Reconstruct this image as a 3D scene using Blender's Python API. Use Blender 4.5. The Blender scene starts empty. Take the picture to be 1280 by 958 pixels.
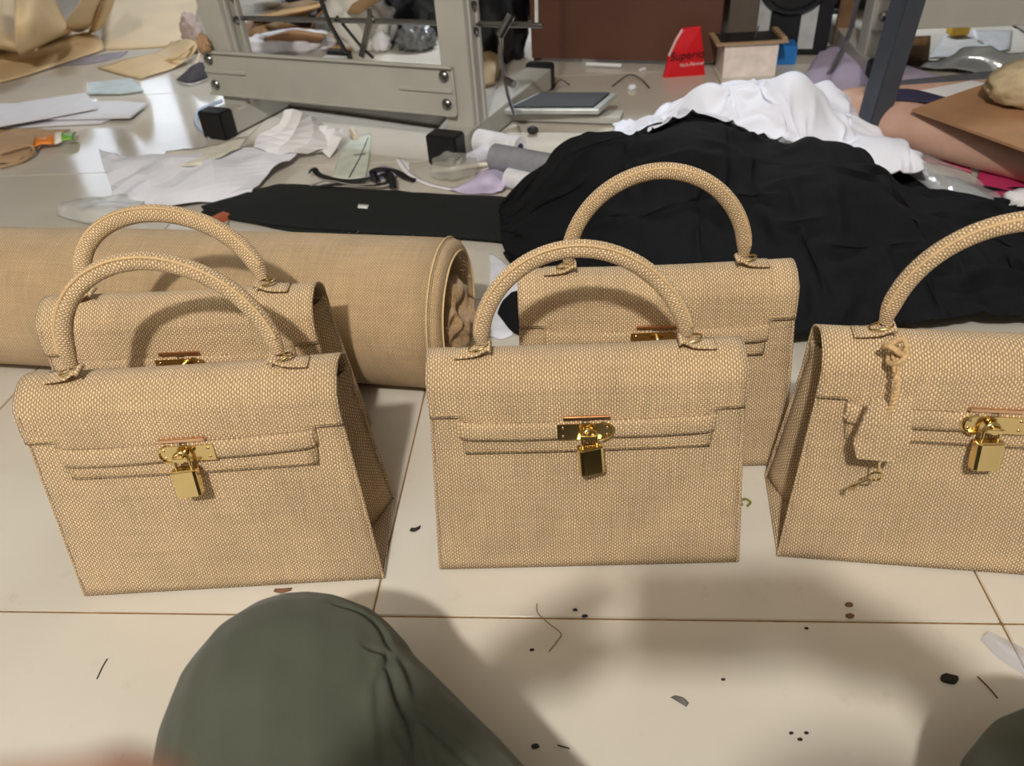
import bpy, bmesh, math, random
import numpy as np
from mathutils import Vector, Matrix, noise
from mathutils.bvhtree import BVHTree
random.seed(7); RNG = np.random.RandomState(11)
scn = bpy.context.scene
C = scn.collection
PI = math.pi

# ------------------------------------------------------------------ camera
F_PX, CX, CY, CAM_H = 963.0, 640.0, 479.0, 0.643
PITCH, ROLL = math.radians(37.4), math.radians(-4.3)
_fw = np.array([0, math.cos(PITCH), -math.sin(PITCH)])
_r0 = np.array([1.0, 0, 0]); _u0 = np.cross(_r0, _fw)
RT = math.cos(ROLL)*_r0 + math.sin(ROLL)*_u0
UP = -math.sin(ROLL)*_r0 + math.cos(ROLL)*_u0
FW = _fw
cam_data = bpy.data.cameras.new('camera')
cam = bpy.data.objects.new('camera', cam_data); C.objects.link(cam)
cam.matrix_world = Matrix(((RT[0], UP[0], -FW[0], 0), (RT[1], UP[1], -FW[1], 0),
                           (RT[2], UP[2], -FW[2], CAM_H), (0, 0, 0, 1)))
cam_data.sensor_width = 36.0; cam_data.sensor_fit = 'HORIZONTAL'
cam_data.lens = 36.0*F_PX/1280.0
cam_data.clip_start = 0.01; cam_data.clip_end = 60
cam_data.dof.use_dof = True
cam_data.dof.focus_distance = 0.80
cam_data.dof.aperture_fstop = 8.0          # a phone lens: about 3.4 mm of opening
scn.camera = cam

# ------------------------------------------------------------------ world, lights, exposure
world = bpy.data.worlds.new('world'); scn.world = world
world.use_nodes = True
world.node_tree.nodes['Background'].inputs[0].default_value = (0.80, 0.88, 1.0, 1)
world.node_tree.nodes['Background'].inputs[1].default_value = 3.6
scn.view_settings.view_transform = 'Standard'
scn.view_settings.look = 'None'
scn.view_settings.gamma = 1.0
scn.view_settings.use_curve_mapping = False
scn.view_settings.exposure = 0.0
LAMP_POS = (-0.38, -1.35, 2.40); LAMP_POWER = 268.0; LAMP_COL = (1.0, 0.945, 0.86)
FILL_POS = (0.6, 3.5, 2.66); FILL_POWER = 46.0; FILL_COL = (0.86, 0.93, 1.0)  # unseen fill tube, added to brighten the back
def light(name, typ, loc, power, col, **kw):
    d = bpy.data.lights.new(name, typ); d.energy = power; d.color = col
    for k, v in kw.items(): setattr(d, k, v)
    o = bpy.data.objects.new(name, d); C.objects.link(o); o.location = loc
    return o
light('bulb_light', 'POINT', LAMP_POS, LAMP_POWER, LAMP_COL, shadow_soft_size=0.06)
light('fill_light', 'AREA', FILL_POS, FILL_POWER, FILL_COL, shape='RECTANGLE', size=1.2, size_y=0.12, spread=math.radians(112))

# ------------------------------------------------------------------ pixel helpers (a pixel of the 1280x958 photo to a real place)
def ray(x, y): return FW + RT*(x-CX)/F_PX - UP*(y-CY)/F_PX
def G(x, y, z=0.0):
    d = ray(x, y); return np.array([0, 0, CAM_H]) + d*((z-CAM_H)/d[2])
def AY(x, y, Y):
    d = ray(x, y); return np.array([0, 0, CAM_H]) + d*(Y/d[1])
def CAMPT(x, y, d):                         # right, up, forward of the lens
    return np.array([0, 0, CAM_H]) + RT*x + UP*y + FW*d

# ------------------------------------------------------------------ materials
def lin(c):
    return tuple((v/255/12.92 if v/255 <= .04045 else ((v/255+.055)/1.055)**2.4) for v in c)
MATS = {}
def mat(name, rgb, rough=0.6, metal=0.0, noise_amt=0.12, noise_scale=30.0, bump=0.0, bump_scale=80.0,
        spec=0.5, alpha=None, trans=0.0, sheen=0.0, coat=0.0, sub=None):
    if name in MATS: return MATS[name]
    m = bpy.data.materials.new(name); m.use_nodes = True
    nt = m.node_tree; b = nt.nodes['Principled BSDF']
    col = lin(rgb)
    tc = nt.nodes.new('ShaderNodeTexCoord')
    n = nt.nodes.new('ShaderNodeTexNoise'); n.inputs['Scale'].default_value = noise_scale
    n.inputs['Detail'].default_value = 4
    nt.links.new(tc.outputs['Object'], n.inputs['Vector'])
    r = nt.nodes.new('ShaderNodeValToRGB')
    r.color_ramp.elements[0].position = .3; r.color_ramp.elements[1].position = .7
    r.color_ramp.elements[0].color = tuple(max(0, v*(1-noise_amt)) for v in col)+(1,)
    r.color_ramp.elements[1].color = tuple(min(1, v*(1+noise_amt)) for v in col)+(1,)
    nt.links.new(n.outputs['Fac'], r.inputs['Fac'])
    nt.links.new(r.outputs['Color'], b.inputs['Base Color'])
    b.inputs['Roughness'].default_value = rough
    b.inputs['Metallic'].default_value = metal
    b.inputs['Specular IOR Level'].default_value = spec
    if alpha is not None: b.inputs['Alpha'].default_value = alpha
    if trans: b.inputs['Transmission Weight'].default_value = trans
    if sheen: b.inputs['Sheen Weight'].default_value = sheen
    if coat: b.inputs['Coat Weight'].default_value = coat
    if sub: b.inputs['Subsurface Weight'].default_value = sub; b.inputs['Subsurface Radius'].default_value = (.01, .004, .002)
    if bump:
        n2 = nt.nodes.new('ShaderNodeTexNoise'); n2.inputs['Scale'].default_value = bump_scale; n2.inputs['Detail'].default_value = 5
        nt.links.new(tc.outputs['Object'], n2.inputs['Vector'])
        bp = nt.nodes.new('ShaderNodeBump'); bp.inputs['Strength'].default_value = bump; bp.inputs['Distance'].default_value = .004
        nt.links.new(n2.outputs['Fac'], bp.inputs['Height']); nt.links.new(bp.outputs['Normal'], b.inputs['Normal'])
    MATS[name] = m
    return m

def burlap(name, thread, gap, period=0.0021, bumpd=0.0011):
    """Plain-weave jute from the UV map (in metres): warp and weft ribs passing over and under."""
    m = bpy.data.materials.new(name); m.use_nodes = True
    nt = m.node_tree; L = nt.links; b = nt.nodes['Principled BSDF']
    N = nt.nodes.new
    def math_(op, a, c=None, d=None):
        n = N('ShaderNodeMath'); n.operation = op
        for i, v in enumerate((a, c, d)):
            if v is None: continue
            if isinstance(v, (int, float)): n.inputs[i].default_value = v
            else: L.new(v, n.inputs[i])
        return n.outputs[0]
    uv = N('ShaderNodeUVMap'); sep = N('ShaderNodeSeparateXYZ')
    # hand-woven: threads wander a little
    wn = N('ShaderNodeTexNoise'); wn.inputs['Scale'].default_value = 60; wn.inputs['Detail'].default_value = 2
    L.new(uv.outputs[0], wn.inputs['Vector'])
    wv = N('ShaderNodeVectorMath'); wv.operation = 'SCALE'; wv.inputs['Scale'].default_value = 0.004
    L.new(wn.outputs['Color'], wv.inputs[0])
    wa = N('ShaderNodeVectorMath'); wa.operation = 'ADD'
    L.new(uv.outputs[0], wa.inputs[0]); L.new(wv.outputs[0], wa.inputs[1])
    L.new(wa.outputs[0], sep.inputs[0])
    u = math_('DIVIDE', sep.outputs[0], period); v = math_('DIVIDE', sep.outputs[1], period*0.92)
    fu = math_('FLOOR', u); fv = math_('FLOOR', v)
    su = math_('SINE', math_('MULTIPLY', math_('FRACT', u), PI)); sv = math_('SINE', math_('MULTIPLY', math_('FRACT', v), PI))
    cu = math_('MULTIPLY_ADD', math_('COSINE', math_('MULTIPLY', math_('ADD', math_('SUBTRACT', v, 0.5), fu), PI)), .5, .5)
    cv = math_('MULTIPLY_ADD', math_('COSINE', math_('MULTIPLY', math_('ADD', math_('SUBTRACT', u, 0.5), math_('ADD', fv, 1.0)), PI)), .5, .5)
    h1 = math_('MULTIPLY', su, math_('MULTIPLY_ADD', cu, .8, .2)); h2 = math_('MULTIPLY', sv, math_('MULTIPLY_ADD', cv, .8, .2))
    h = math_('MAXIMUM', h1, h2)
    # per-thread tint: long noise along each thread
    cmb = N('ShaderNodeCombineXYZ'); L.new(fu, cmb.inputs[0]); L.new(math_('MULTIPLY', v, .03), cmb.inputs[1])
    cmb2 = N('ShaderNodeCombineXYZ'); L.new(fv, cmb2.inputs[1]); L.new(math_('MULTIPLY', u, .03), cmb2.inputs[0])
    t1 = N('ShaderNodeTexNoise'); t1.inputs['Scale'].default_value = .9; L.new(cmb.outputs[0], t1.inputs['Vector'])
    t2 = N('ShaderNodeTexNoise'); t2.inputs['Scale'].default_value = .9; L.new(cmb2.outputs[0], t2.inputs['Vector'])
    big = N('ShaderNodeTexNoise'); big.inputs['Scale'].default_value = 14; big.inputs['Detail'].default_value = 4
    L.new(uv.outputs[0], big.inputs['Vector'])
    tint = math_('ADD', math_('ADD', math_('MULTIPLY', t1.outputs['Fac'], .45), math_('MULTIPLY', t2.outputs['Fac'], .45)), math_('MULTIPLY', big.outputs['Fac'], .55))
    # warp floats coloured lighter as painted glints, the weft between them duller
    fl_ = N('ShaderNodeMapRange'); fl_.inputs['From Min'].default_value = -.35; fl_.inputs['From Max'].default_value = .45
    L.new(math_('SUBTRACT', h1, h2), fl_.inputs['Value'])
    spk = N('ShaderNodeTexNoise'); spk.inputs['Scale'].default_value = 900; spk.inputs['Detail'].default_value = 2
    L.new(uv.outputs[0], spk.inputs['Vector'])
    hc = math_('ADD', math_('ADD', math_('MULTIPLY', h, .46), math_('MULTIPLY', fl_.outputs['Result'], .40)), math_('MULTIPLY', math_('SUBTRACT', spk.outputs['Fac'], .5), .55))
    ramp = N('ShaderNodeValToRGB'); ramp.color_ramp.elements[0].color = tuple(lin(gap))+(1,); ramp.color_ramp.elements[1].color = tuple(lin(thread))+(1,)
    ramp.color_ramp.elements[0].position = .12; ramp.color_ramp.elements[1].position = .86
    L.new(hc, ramp.inputs['Fac'])
    mul = N('ShaderNodeVectorMath'); mul.operation = 'SCALE'
    L.new(ramp.outputs['Color'], mul.inputs[0]); L.new(math_('MULTIPLY_ADD', tint, .92, .44), mul.inputs['Scale'])
    L.new(mul.outputs[0], b.inputs['Base Color'])
    b.inputs['Roughness'].default_value = .72; b.inputs['Specular IOR Level'].default_value = .35
    b.inputs['Sheen Weight'].default_value = .15; b.inputs['Sheen Roughness'].default_value = .5
    bp = N('ShaderNodeBump'); bp.inputs['Strength'].default_value = .8; bp.inputs['Distance'].default_value = bumpd
    L.new(h, bp.inputs['Height']); L.new(bp.outputs['Normal'], b.inputs['Normal'])
    MATS[name] = m
    return m

JUTE = burlap('jute_weave', (242, 214, 172), (118, 89, 56), period=.0023, bumpd=.0012)
JUTE_R = burlap('jute_roll', (220, 193, 152), (138, 108, 74), period=.0020)
GOLD = mat('gold', (232, 208, 150), .16, 1.0, .04)
ROSE = mat('rose_gold', (232, 190, 156), .2, 1.0, .04)
BLACKCLOTH = mat('black_cloth', (13, 14, 18), .85, 0, .25, 60, .15, 500, spec=.25)
GREYMETAL = mat('grey_painted_metal', (182, 180, 172), .42, 0, .05, 12)
STEEL = mat('steel_rod', (150, 150, 148), .25, 1.0, .1)
RUBBER = mat('black_rubber', (20, 20, 21), .6, 0, .15)
WHITECLOTH = mat('white_cloth', (236, 238, 250), .75, 0, .03, 20, .06, 600)
PAPER = mat('white_paper', (236, 236, 240), .7, 0, .03, 15)
TAN = mat('tan_sheet', (214, 188, 146), .55, 0, .06, 8, .08, 200)

# ------------------------------------------------------------------ object helpers
def tag(o, label=None, cat=None, group=None, kind=None):
    if label: o['label'] = label
    if cat: o['category'] = cat
    if group: o['group'] = group
    if kind: o['kind'] = kind
    return o
def empty(name, loc=(0, 0, 0), rz=0, label=None, cat=None, group=None):
    o = bpy.data.objects.new(name, None); C.objects.link(o)
    o.location = loc; o.rotation_euler = (0, 0, rz); o.empty_display_size = .05
    return tag(o, label, cat, group)

class MB:
    """Collects vertices, faces and UVs; build() links them as one mesh object."""
    def __init__(s): s.v = []; s.f = []; s.uv = []
    def add(s, verts, faces, uvs=None):
        o = len(s.v); s.v += [tuple(map(float, p)) for p in verts]
        for i, f in enumerate(faces):
            s.f.append(tuple(o+k for k in f))
            s.uv.append([tuple(uvs[k]) for k in f] if uvs is not None else None)
        return s
    def box(s, lo, hi, M=None, bev=0.0):
        x0, y0, z0 = lo; x1, y1, z1 = hi
        bm = bmesh.new(); bmesh.ops.create_cube(bm, size=1)
        for v in bm.verts:
            v.co = Vector(((x0+x1)/2+v.co.x*(x1-x0), (y0+y1)/2+v.co.y*(y1-y0), (z0+z1)/2+v.co.z*(z1-z0)))
        if bev: bmesh.ops.bevel(bm, geom=list(bm.edges), offset=bev, segments=2, affect='EDGES')
        bm.verts.index_update()
        vs = [(M @ v.co if M else v.co)[:] for v in bm.verts]
        s.add(vs, [[v.index for v in f.verts] for f in bm.faces]); bm.free(); return s
    def tube(s, path, rad, seg=12, closed=False, cap=True, flat=1.0, up=(0, 0, 1), uvs=False):
        P = np.array(path, float); n = len(P)
        R = np.full(n, rad) if np.isscalar(rad) else np.array(rad, float)
        if closed: T = np.roll(P, -1, 0)-np.roll(P, 1, 0)
        else: T = np.gradient(P, axis=0)
        T /= np.linalg.norm(T, axis=1)[:, None]+1e-12
        u = np.array(up, float)
        if abs(T[0]@u) > .95: u = np.array([1.0, 0, 0])
        vs = []; uvv = []; Lc = np.concatenate([[0], np.cumsum(np.linalg.norm(np.diff(P, axis=0), axis=1))])
        a = np.cross(T[0], u); a /= np.linalg.norm(a)
        for i in range(n):
            a = a-T[i]*(a@T[i]); a /= np.linalg.norm(a); b = np.cross(a, T[i])
            for k in range(seg+(1 if uvs else 0)):
                t = 2*PI*k/seg
                vs.append(P[i]+R[i]*(math.cos(t)*a+flat*math.sin(t)*b)); uvv.append((Lc[i], t*R.max()))
        w = seg+1 if uvs else seg
        fs = []
        for i in range(n if closed else n-1):
            j = (i+1) % n
            for k in range(seg):
                k2 = k+1 if uvs else (k+1) % seg
                fs.append((i*w+k, i*w+k2, j*w+k2, j*w+k))
        s.add(vs, fs, uvv if uvs else None)
        if cap and not closed:
            for i, rev in ((0, True), (n-1, False)):
                ring = [vs[i*w+k] for k in range(seg)]
                if not rev: pass
                else: ring = ring[::-1]
                s.add(ring, [tuple(range(seg))], [(p[0], p[1]) for p in ring] if uvs else None)
        return s
    def grid(s, P, UV=None, mask=None, wrap=False):
        P = np.array(P, float); n, m = P.shape[:2]
        fs = []
        for i in range(n-1):
            for j in range(m-1 if not wrap else m):
                if mask is not None and not mask[i][j]: continue
                fs.append((i*m+j, i*m+(j+1) % m, (i+1)*m+(j+1) % m, (i+1)*m+j))
        s.add(P.reshape(-1, 3), fs, np.array(UV, float).reshape(-1, 2) if UV is not None else None)
        return s
    def prism(s, poly, h, M=None):
        n = len(poly)
        vs = [(p[0], p[1], 0) for p in poly]+[(p[0], p[1], h) for p in poly]
        if M is not None: vs = [(M @ Vector(v))[:] for v in vs]
        s.add(vs, [tuple(range(n))[::-1], tuple(range(n, 2*n))]+[(i, (i+1) % n, n+(i+1) % n, n+i) for i in range(n)])
        return s
    def lathe(s, prof, seg=24, M=None):
        vs = []; n = len(prof)
        for r, z in prof:
            for k in range(seg):
                t = 2*PI*k/seg; vs.append((r*math.cos(t), r*math.sin(t), z))
        if M is not None: vs = [(M @ Vector(v))[:] for v in vs]
        fs = [(i*seg+k, i*seg+(k+1) % seg, (i+1)*seg+(k+1) % seg, (i+1)*seg+k) for i in range(n-1) for k in range(seg)]
        fs += [tuple(range(seg))[::-1], tuple(range((n-1)*seg, n*seg))]
        s.add(vs, fs); return s
    def build(s, name, m, parent=None, smooth=True, solid=0.0, off=0.0, subs=0, bevel=0.0, merge=0.0, local=False, angle=40):
        me = bpy.data.meshes.new(name)
        V = s.v
        me.from_pydata(V, [], s.f); me.update()
        if any(u is not None for u in s.uv):
            ul = me.uv_layers.new(name='UVMap')
            i = 0
            for u, f in zip(s.uv, s.f):
                for k in range(len(f)):
                    if u is not None: ul.data[i].uv = u[k]
                    i += 1
        bm = bmesh.new(); bm.from_mesh(me)
        if merge: bmesh.ops.remove_doubles(bm, verts=bm.verts, dist=merge)
        bmesh.ops.recalc_face_normals(bm, faces=bm.faces)
        bm.to_mesh(me); bm.free()
        me.materials.append(m)
        if smooth:
            for p in me.polygons: p.use_smooth = True
            if angle:
                try: me.set_sharp_from_angle(angle=math.radians(angle))
                except Exception: pass
        o = bpy.data.objects.new(name, me); C.objects.link(o)
        if parent is not None: o.parent = parent
        if solid:
            md = o.modifiers.new('thick', 'SOLIDIFY'); md.thickness = solid; md.offset = off
        if subs:
            md = o.modifiers.new('sub', 'SUBSURF'); md.levels = subs; md.render_levels = subs
        if bevel:
            md = o.modifiers.new('bev', 'BEVEL'); md.width = bevel; md.segments = 2; md.limit_method = 'ANGLE'
        return o

def cr(P, n):
    """Catmull-Rom through the points P (k, d), n samples per span."""
    P = np.array(P, float); k = len(P)
    if k == 2:
        t = np.linspace(0, 1, n+1)[:, None]; return P[0]*(1-t)+P[1]*t
    Q = np.vstack([2*P[0]-P[1], P, 2*P[-1]-P[-2]]); out = []
    for i in range(k-1):
        p0, p1, p2, p3 = Q[i:i+4]
        for t in np.linspace(0, 1, n, endpoint=False):
            out.append(.5*(2*p1+(p2-p0)*t+(2*p0-5*p1+4*p2-p3)*t*t+(3*p1-p0-3*p2+p3)*t**3))
    out.append(P[-1]); return np.array(out)
def crgrid(R, n):
    A = np.array([cr(r, n) for r in R])
    return np.array([cr(A[:, j], n) for j in range(A.shape[1])]).transpose(1, 0, 2)

def patch(name, rows, m, label=None, cat=None, thick=.0012, n=6, rough=0.0, rscale=18.0, group=None, parent=None, smooth=True, kind=None):
    """A sheet through a net of points (px, py, height above the floor)."""
    P = crgrid([[G(*p) for p in r] for r in rows], n)
    if rough:
        for i in range(P.shape[0]):
            for j in range(P.shape[1]):
                v = Vector(P[i, j]*rscale)
                P[i, j, 2] += rough*(1-abs(noise.noise(v))*2.2) * .6 + rough*.5*noise.noise(v*2.3)
    P[..., 2] = np.maximum(P[..., 2], thick*.5+.0006)
    c = np.array([P[..., 0].mean(), P[..., 1].mean(), 0.0]); base = P[..., 2].min()
    mb = MB(); mb.grid(P-c)
    o = mb.build(name, m, parent, smooth=smooth, solid=thick, off=0, angle=0)
    o.location = c
    return tag(o, label, cat, group, kind)

def blob(name, c, r, m, label=None, cat=None, amp=.25, scale=3.0, seed=0, group=None, sub=4, flatz=True, parent=None, ridge=True):
    """A crumpled closed lump (sack, bundle) of radii r resting with its base at c."""
    bm = bmesh.new(); bmesh.ops.create_icosphere(bm, subdivisions=sub, radius=1)
    for v in bm.verts:
        p = v.co.copy(); q = p*scale+Vector((seed*7.1, seed*3.3, seed*1.7))
        k = (1-2*abs(noise.noise(q))) if ridge else noise.noise(q)
        d = 1+amp*(k*.7+.35*noise.noise(q*2.1)-.3)
        p = p*d
        z = p.z
        if flatz and z < -.75: z = -.75-(z+.75)*.05
        v.co = Vector((p.x*r[0], p.y*r[1], (z+.75)*r[2]))
    me = bpy.data.meshes.new(name); bm.to_mesh(me); bm.free(); me.materials.append(m)
    zmin = min(v.co.z for v in me.vertices)
    for v in me.vertices: v.co.z -= zmin
    for p in me.polygons: p.use_smooth = True
    o = bpy.data.objects.new(name, me); C.objects.link(o); o.location = c
    if parent is not None: o.parent = parent
    return tag(o, label, cat, group)

def thread(name, pts, rad, m, label=None, cat=None, group=None, n=6, parent=None):
    P = cr([G(*p) for p in pts], n); c = P.mean(0); c[2] = 0
    o = MB().tube(P-c, rad, 6).build(name, m, parent); o.location = c
    return tag(o, label, cat, group)

def cloth(nx, ny, rest, init, support, steps=70, iters=8, seed=1, bend=.06):
    """Position-based cloth drop: init (ny,nx,3) start, rest spacing (dx,dy), support(x,y)->z."""
    P = init.copy(); V = np.zeros_like(P); dt = .02
    dx, dy = rest; dg = math.hypot(dx, dy)
    def con(A, B, L, k):
        d = B-A; l = np.sqrt((d*d).sum(-1))+1e-9
        c = (k*.5*(l-L)/l)[..., None]*d
        A += c; B -= c
    for st in range(steps):
        V[..., 2] -= 9.8*dt; V *= .94
        Q = P.copy(); P = P+V*dt
        for it in range(iters):
            for o in (0, 1):
                A = P[:, o:-1:2]; B = P[:, o+1::2]; k = min(A.shape[1], B.shape[1]); con(A[:, :k], B[:, :k], dx, 1.0)
                A = P[o:-1:2]; B = P[o+1::2]; k = min(A.shape[0], B.shape[0]); con(A[:k], B[:k], dy, 1.0)
            for o in (0, 1):
                A = P[o:-1:2, :-1]; B = P[o+1::2, 1:]; k = min(A.shape[0], B.shape[0]); con(A[:k], B[:k], dg, .6)
                A = P[o:-1:2, 1:]; B = P[o+1::2, :-1]; k = min(A.shape[0], B.shape[0]); con(A[:k], B[:k], dg, .6)
            if bend and it % 2 == 0:
                for o in range(2):
                    A = P[:, o:-3:4]; B = P[:, o+3::4]; k = min(A.shape[1], B.shape[1]); con(A[:, :k], B[:, :k], dx*3, bend)
                    A = P[o:-3:4]; B = P[o+3::4]; k = min(A.shape[0], B.shape[0]); con(A[:k], B[:k], dy*3, bend)
            S = support(P[..., 0], P[..., 1])
            hit = P[..., 2] < S
            P[..., 2] = np.where(hit, S, P[..., 2])
            P[..., :2] = np.where(hit[..., None], P[..., :2]*.5+Q[..., :2]*.5, P[..., :2])
        for sl in ((0, slice(None)), (-1, slice(None)), (slice(None), 0), (slice(None), -1)):
            P[sl][..., :2] = P[sl][..., :2]*.3+init[sl][..., :2]*.7
        V = (P-Q)/dt
    return P

# ================================================================== THE ROOM
GA = math.radians(-5.88)
RM = Matrix.Rotation(GA, 4, 'Z')
def tile_material():
    m = bpy.data.materials.new('glazed_tile'); m.use_nodes = True
    nt = m.node_tree; L = nt.links; b = nt.nodes['Principled BSDF']; N = nt.nodes.new
    tc = N('ShaderNodeTexCoord')
    oi = N('ShaderNodeObjectInfo')
    ad = N('ShaderNodeVectorMath'); ad.operation = 'ADD'
    L.new(tc.outputs['Object'], ad.inputs[0]); L.new(oi.outputs['Location'], ad.inputs[1])
    n1 = N('ShaderNodeTexNoise'); n1.inputs['Scale'].default_value = 5; n1.inputs['Detail'].default_value = 5
    L.new(ad.outputs[0], n1.inputs['Vector'])
    r1 = N('ShaderNodeValToRGB'); r1.color_ramp.elements[0].position = .3; r1.color_ramp.elements[1].position = .7
    r1.color_ramp.elements[0].color = lin((205, 198, 186))+(1,); r1.color_ramp.elements[1].color = lin((214, 208, 197))+(1,)
    L.new(n1.outputs['Fac'], r1.inputs['Fac'])
    # dust and scuffs
    n2 = N('ShaderNodeTexNoise'); n2.inputs['Scale'].default_value = 26; n2.inputs['Detail'].default_value = 8; n2.inputs['Roughness'].default_value = .65
    L.new(ad.outputs[0], n2.inputs['Vector'])
    r2 = N('ShaderNodeValToRGB'); r2.color_ramp.elements[0].position = .60; r2.color_ramp.elements[1].position = .80
    L.new(n2.outputs['Fac'], r2.inputs['Fac'])
    mx = N('ShaderNodeMix'); mx.data_type = 'RGBA'
    sc = N('ShaderNodeMath'); sc.operation = 'MULTIPLY'; sc.inputs[1].default_value = .35
    L.new(r2.outputs['Color'], sc.inputs[0]); L.new(sc.outputs[0], mx.inputs['Factor'])
    L.new(r1.outputs['Color'], mx.inputs['A']); mx.inputs['B'].default_value = lin((168, 155, 135))+(1,)
    L.new(mx.outputs['Result'], b.inputs['Base Color'])
    mr = N('ShaderNodeMapRange'); mr.inputs['To Min'].default_value = .05; mr.inputs['To Max'].default_value = .16
    L.new(n1.outputs['Fac'], mr.inputs['Value']); L.new(mr.outputs['Result'], b.inputs['Roughness'])
    b.inputs['Specular IOR Level'].default_value = .6
    n3 = N('ShaderNodeTexNoise'); n3.inputs['Scale'].default_value = 9
    L.new(ad.outputs[0], n3.inputs['Vector'])
    bp = N('ShaderNodeBump'); bp.inputs['Strength'].default_value = .06; bp.inputs['Distance'].default_value = .002
    L.new(n3.outputs['Fac'], bp.inputs['Height']); L.new(bp.outputs['Normal'], b.inputs['Normal'])
    return m
TILE = tile_material()
GROUT = mat('grout', (138, 108, 70), .9, 0, .25, 90)
WALL = mat('wall_paint', (150, 147, 140), .85, 0, .04, 4)
CEIL = mat('ceiling_paint', (160, 158, 154), .9, 0, .03, 3)
U0, U1, V0, V1, HT = -3.8, 3.7, -3.6, 5.0, 2.8
def room(name, lo, hi, m):
    o = MB().box(lo, hi, RM).build(name, m, smooth=False); o['kind'] = 'structure'; return o
floor = room('floor', (U0, V0, -.10), (U1, V1, -.0014), GROUT)
tm = None
gu0, gv0 = -.2048, .4581
for i in range(-6, 7):
    for j in range(-7, 8):
        u0 = gu0+.6*i; v0 = gv0+.6*j
        if u0 < U0-.3 or u0+.6 > U1+.3 or v0 < V0-.3 or v0+.6 > V1+.3: continue
        if tm is None:
            t = MB().box((-.2989, -.2989, -.009), (.2989, .2989, 0), None, .0009).build('tile', TILE, floor, smooth=True, angle=30); tm = t.data
        else:
            t = bpy.data.objects.new('tile', tm); C.objects.link(t); t.parent = floor
        p = RM @ Vector((u0+.3, v0+.3, 0)); t.location = p; t.rotation_euler = (0, 0, GA)
room('ceiling', (U0-.1, V0-.1, HT), (U1+.1, V1+.1, HT+.1), CEIL)
room('wall_left', (U0-.12, V0-.1, 0), (U0, V1+.1, HT), WALL)
room('wall_right', (U1, V0-.1, 0), (U1+.12, V1+.1, HT), WALL)
room('wall_front', (U0, V0-.12, 0), (U1, V0, HT), WALL)
# back wall with a louvred window whose light lies on the tiles at the left
WU0, WU1, WZ0, WZ1 = -3.55, -2.05, .62, 1.78
wb = MB()
for lo, hi in (((U0, V1, 0), (WU0, V1+.12, HT)), ((WU1, V1, 0), (U1, V1+.12, HT)),
               ((WU0, V1, 0), (WU1, V1+.12, WZ0)), ((WU0, V1, WZ1), (WU1, V1+.12, HT))): wb.box(lo, hi, RM)
o = wb.build('wall_back', WALL, smooth=False); o['kind'] = 'structure'
FRM = mat('window_frame_paint', (96, 82, 70), .5, 0, .1)
GLASS = mat('louvre_glass', (225, 240, 245), .12, 0, .02, alpha=.18)
win = empty('window_1', RM @ Vector(((WU0+WU1)/2, V1+.05, WZ0))); win['kind'] = 'structure'
hw = (WU1-WU0)/2; hh = WZ1-WZ0
RW = Matrix.Rotation(GA, 4, 'Z')
for lo, hi in (((-hw, -.03, 0), (-hw+.05, .03, hh)), ((hw-.05, -.03, 0), (hw, .03, hh)), ((-hw+.05, -.03, 0), (hw-.05, .03, .05)),
               ((-hw+.05, -.03, hh-.05), (hw-.05, .03, hh))):
    MB().box(lo, hi, RW).build('frame', FRM, win, smooth=False)
for x in (-.26, .26): MB().box((x-.055, -.03, .05), (x+.055, .03, hh-.05), RW).build('mullion', FRM, win, smooth=False)
for a, b_ in ((-hw+.05, -.315), (-.205, .205), (.315, hw-.05)):
    for k in range(8):
        z = .10+k*.137
        M = RW @ Matrix.Translation((0, 0, z)) @ Matrix.Rotation(math.radians(-50), 4, 'X')
        MB().box((a, -.065, -.003), (b_, .065, .003), M).build('louvre', GLASS, win, smooth=False)
# the bulb over the photographer and an unseen tube added as fill for the back
EM = bpy.data.materials.new('fill_glow'); EM.use_nodes = True
_b = EM.node_tree.nodes['Principled BSDF']; _b.inputs['Emission Color'].default_value = (1, .93, .8, 1); _b.inputs['Emission Strength'].default_value = 9
lp = empty('pendant_bulb', (LAMP_POS[0], LAMP_POS[1], LAMP_POS[2]+.08), 0, 'bare warm bulb hanging from the ceiling behind the photographer', 'lamp')
WP = mat('white_plastic', (226, 226, 222), .4)
MB().tube([(0, 0, .30), (0, 0, .05)], .004, 8).build('cord', WP, lp)
MB().lathe([(.018, .0), (.02, .01), (.02, .05), (.012, .06)], 16).build('socket', WP, lp)
tl = empty('fill_tube', (FILL_POS[0], FILL_POS[1], FILL_POS[2]+.03), 0, 'long white tube fixture added under the ceiling to brighten the back', 'lamp')
MB().box((-.62, -.05, .02), (.62, .05, .10)).build('housing', WP, tl, smooth=False)
for sx in (-1, 1): MB().box((sx*.60-.015, -.02, -.02), (sx*.60+.015, .02, .02)).build('lamp_holder', WP, tl, smooth=False)
MB().tube([(-.585, 0, 0), (.585, 0, 0)], .013, 12).build('tube', EM, tl)

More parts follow.
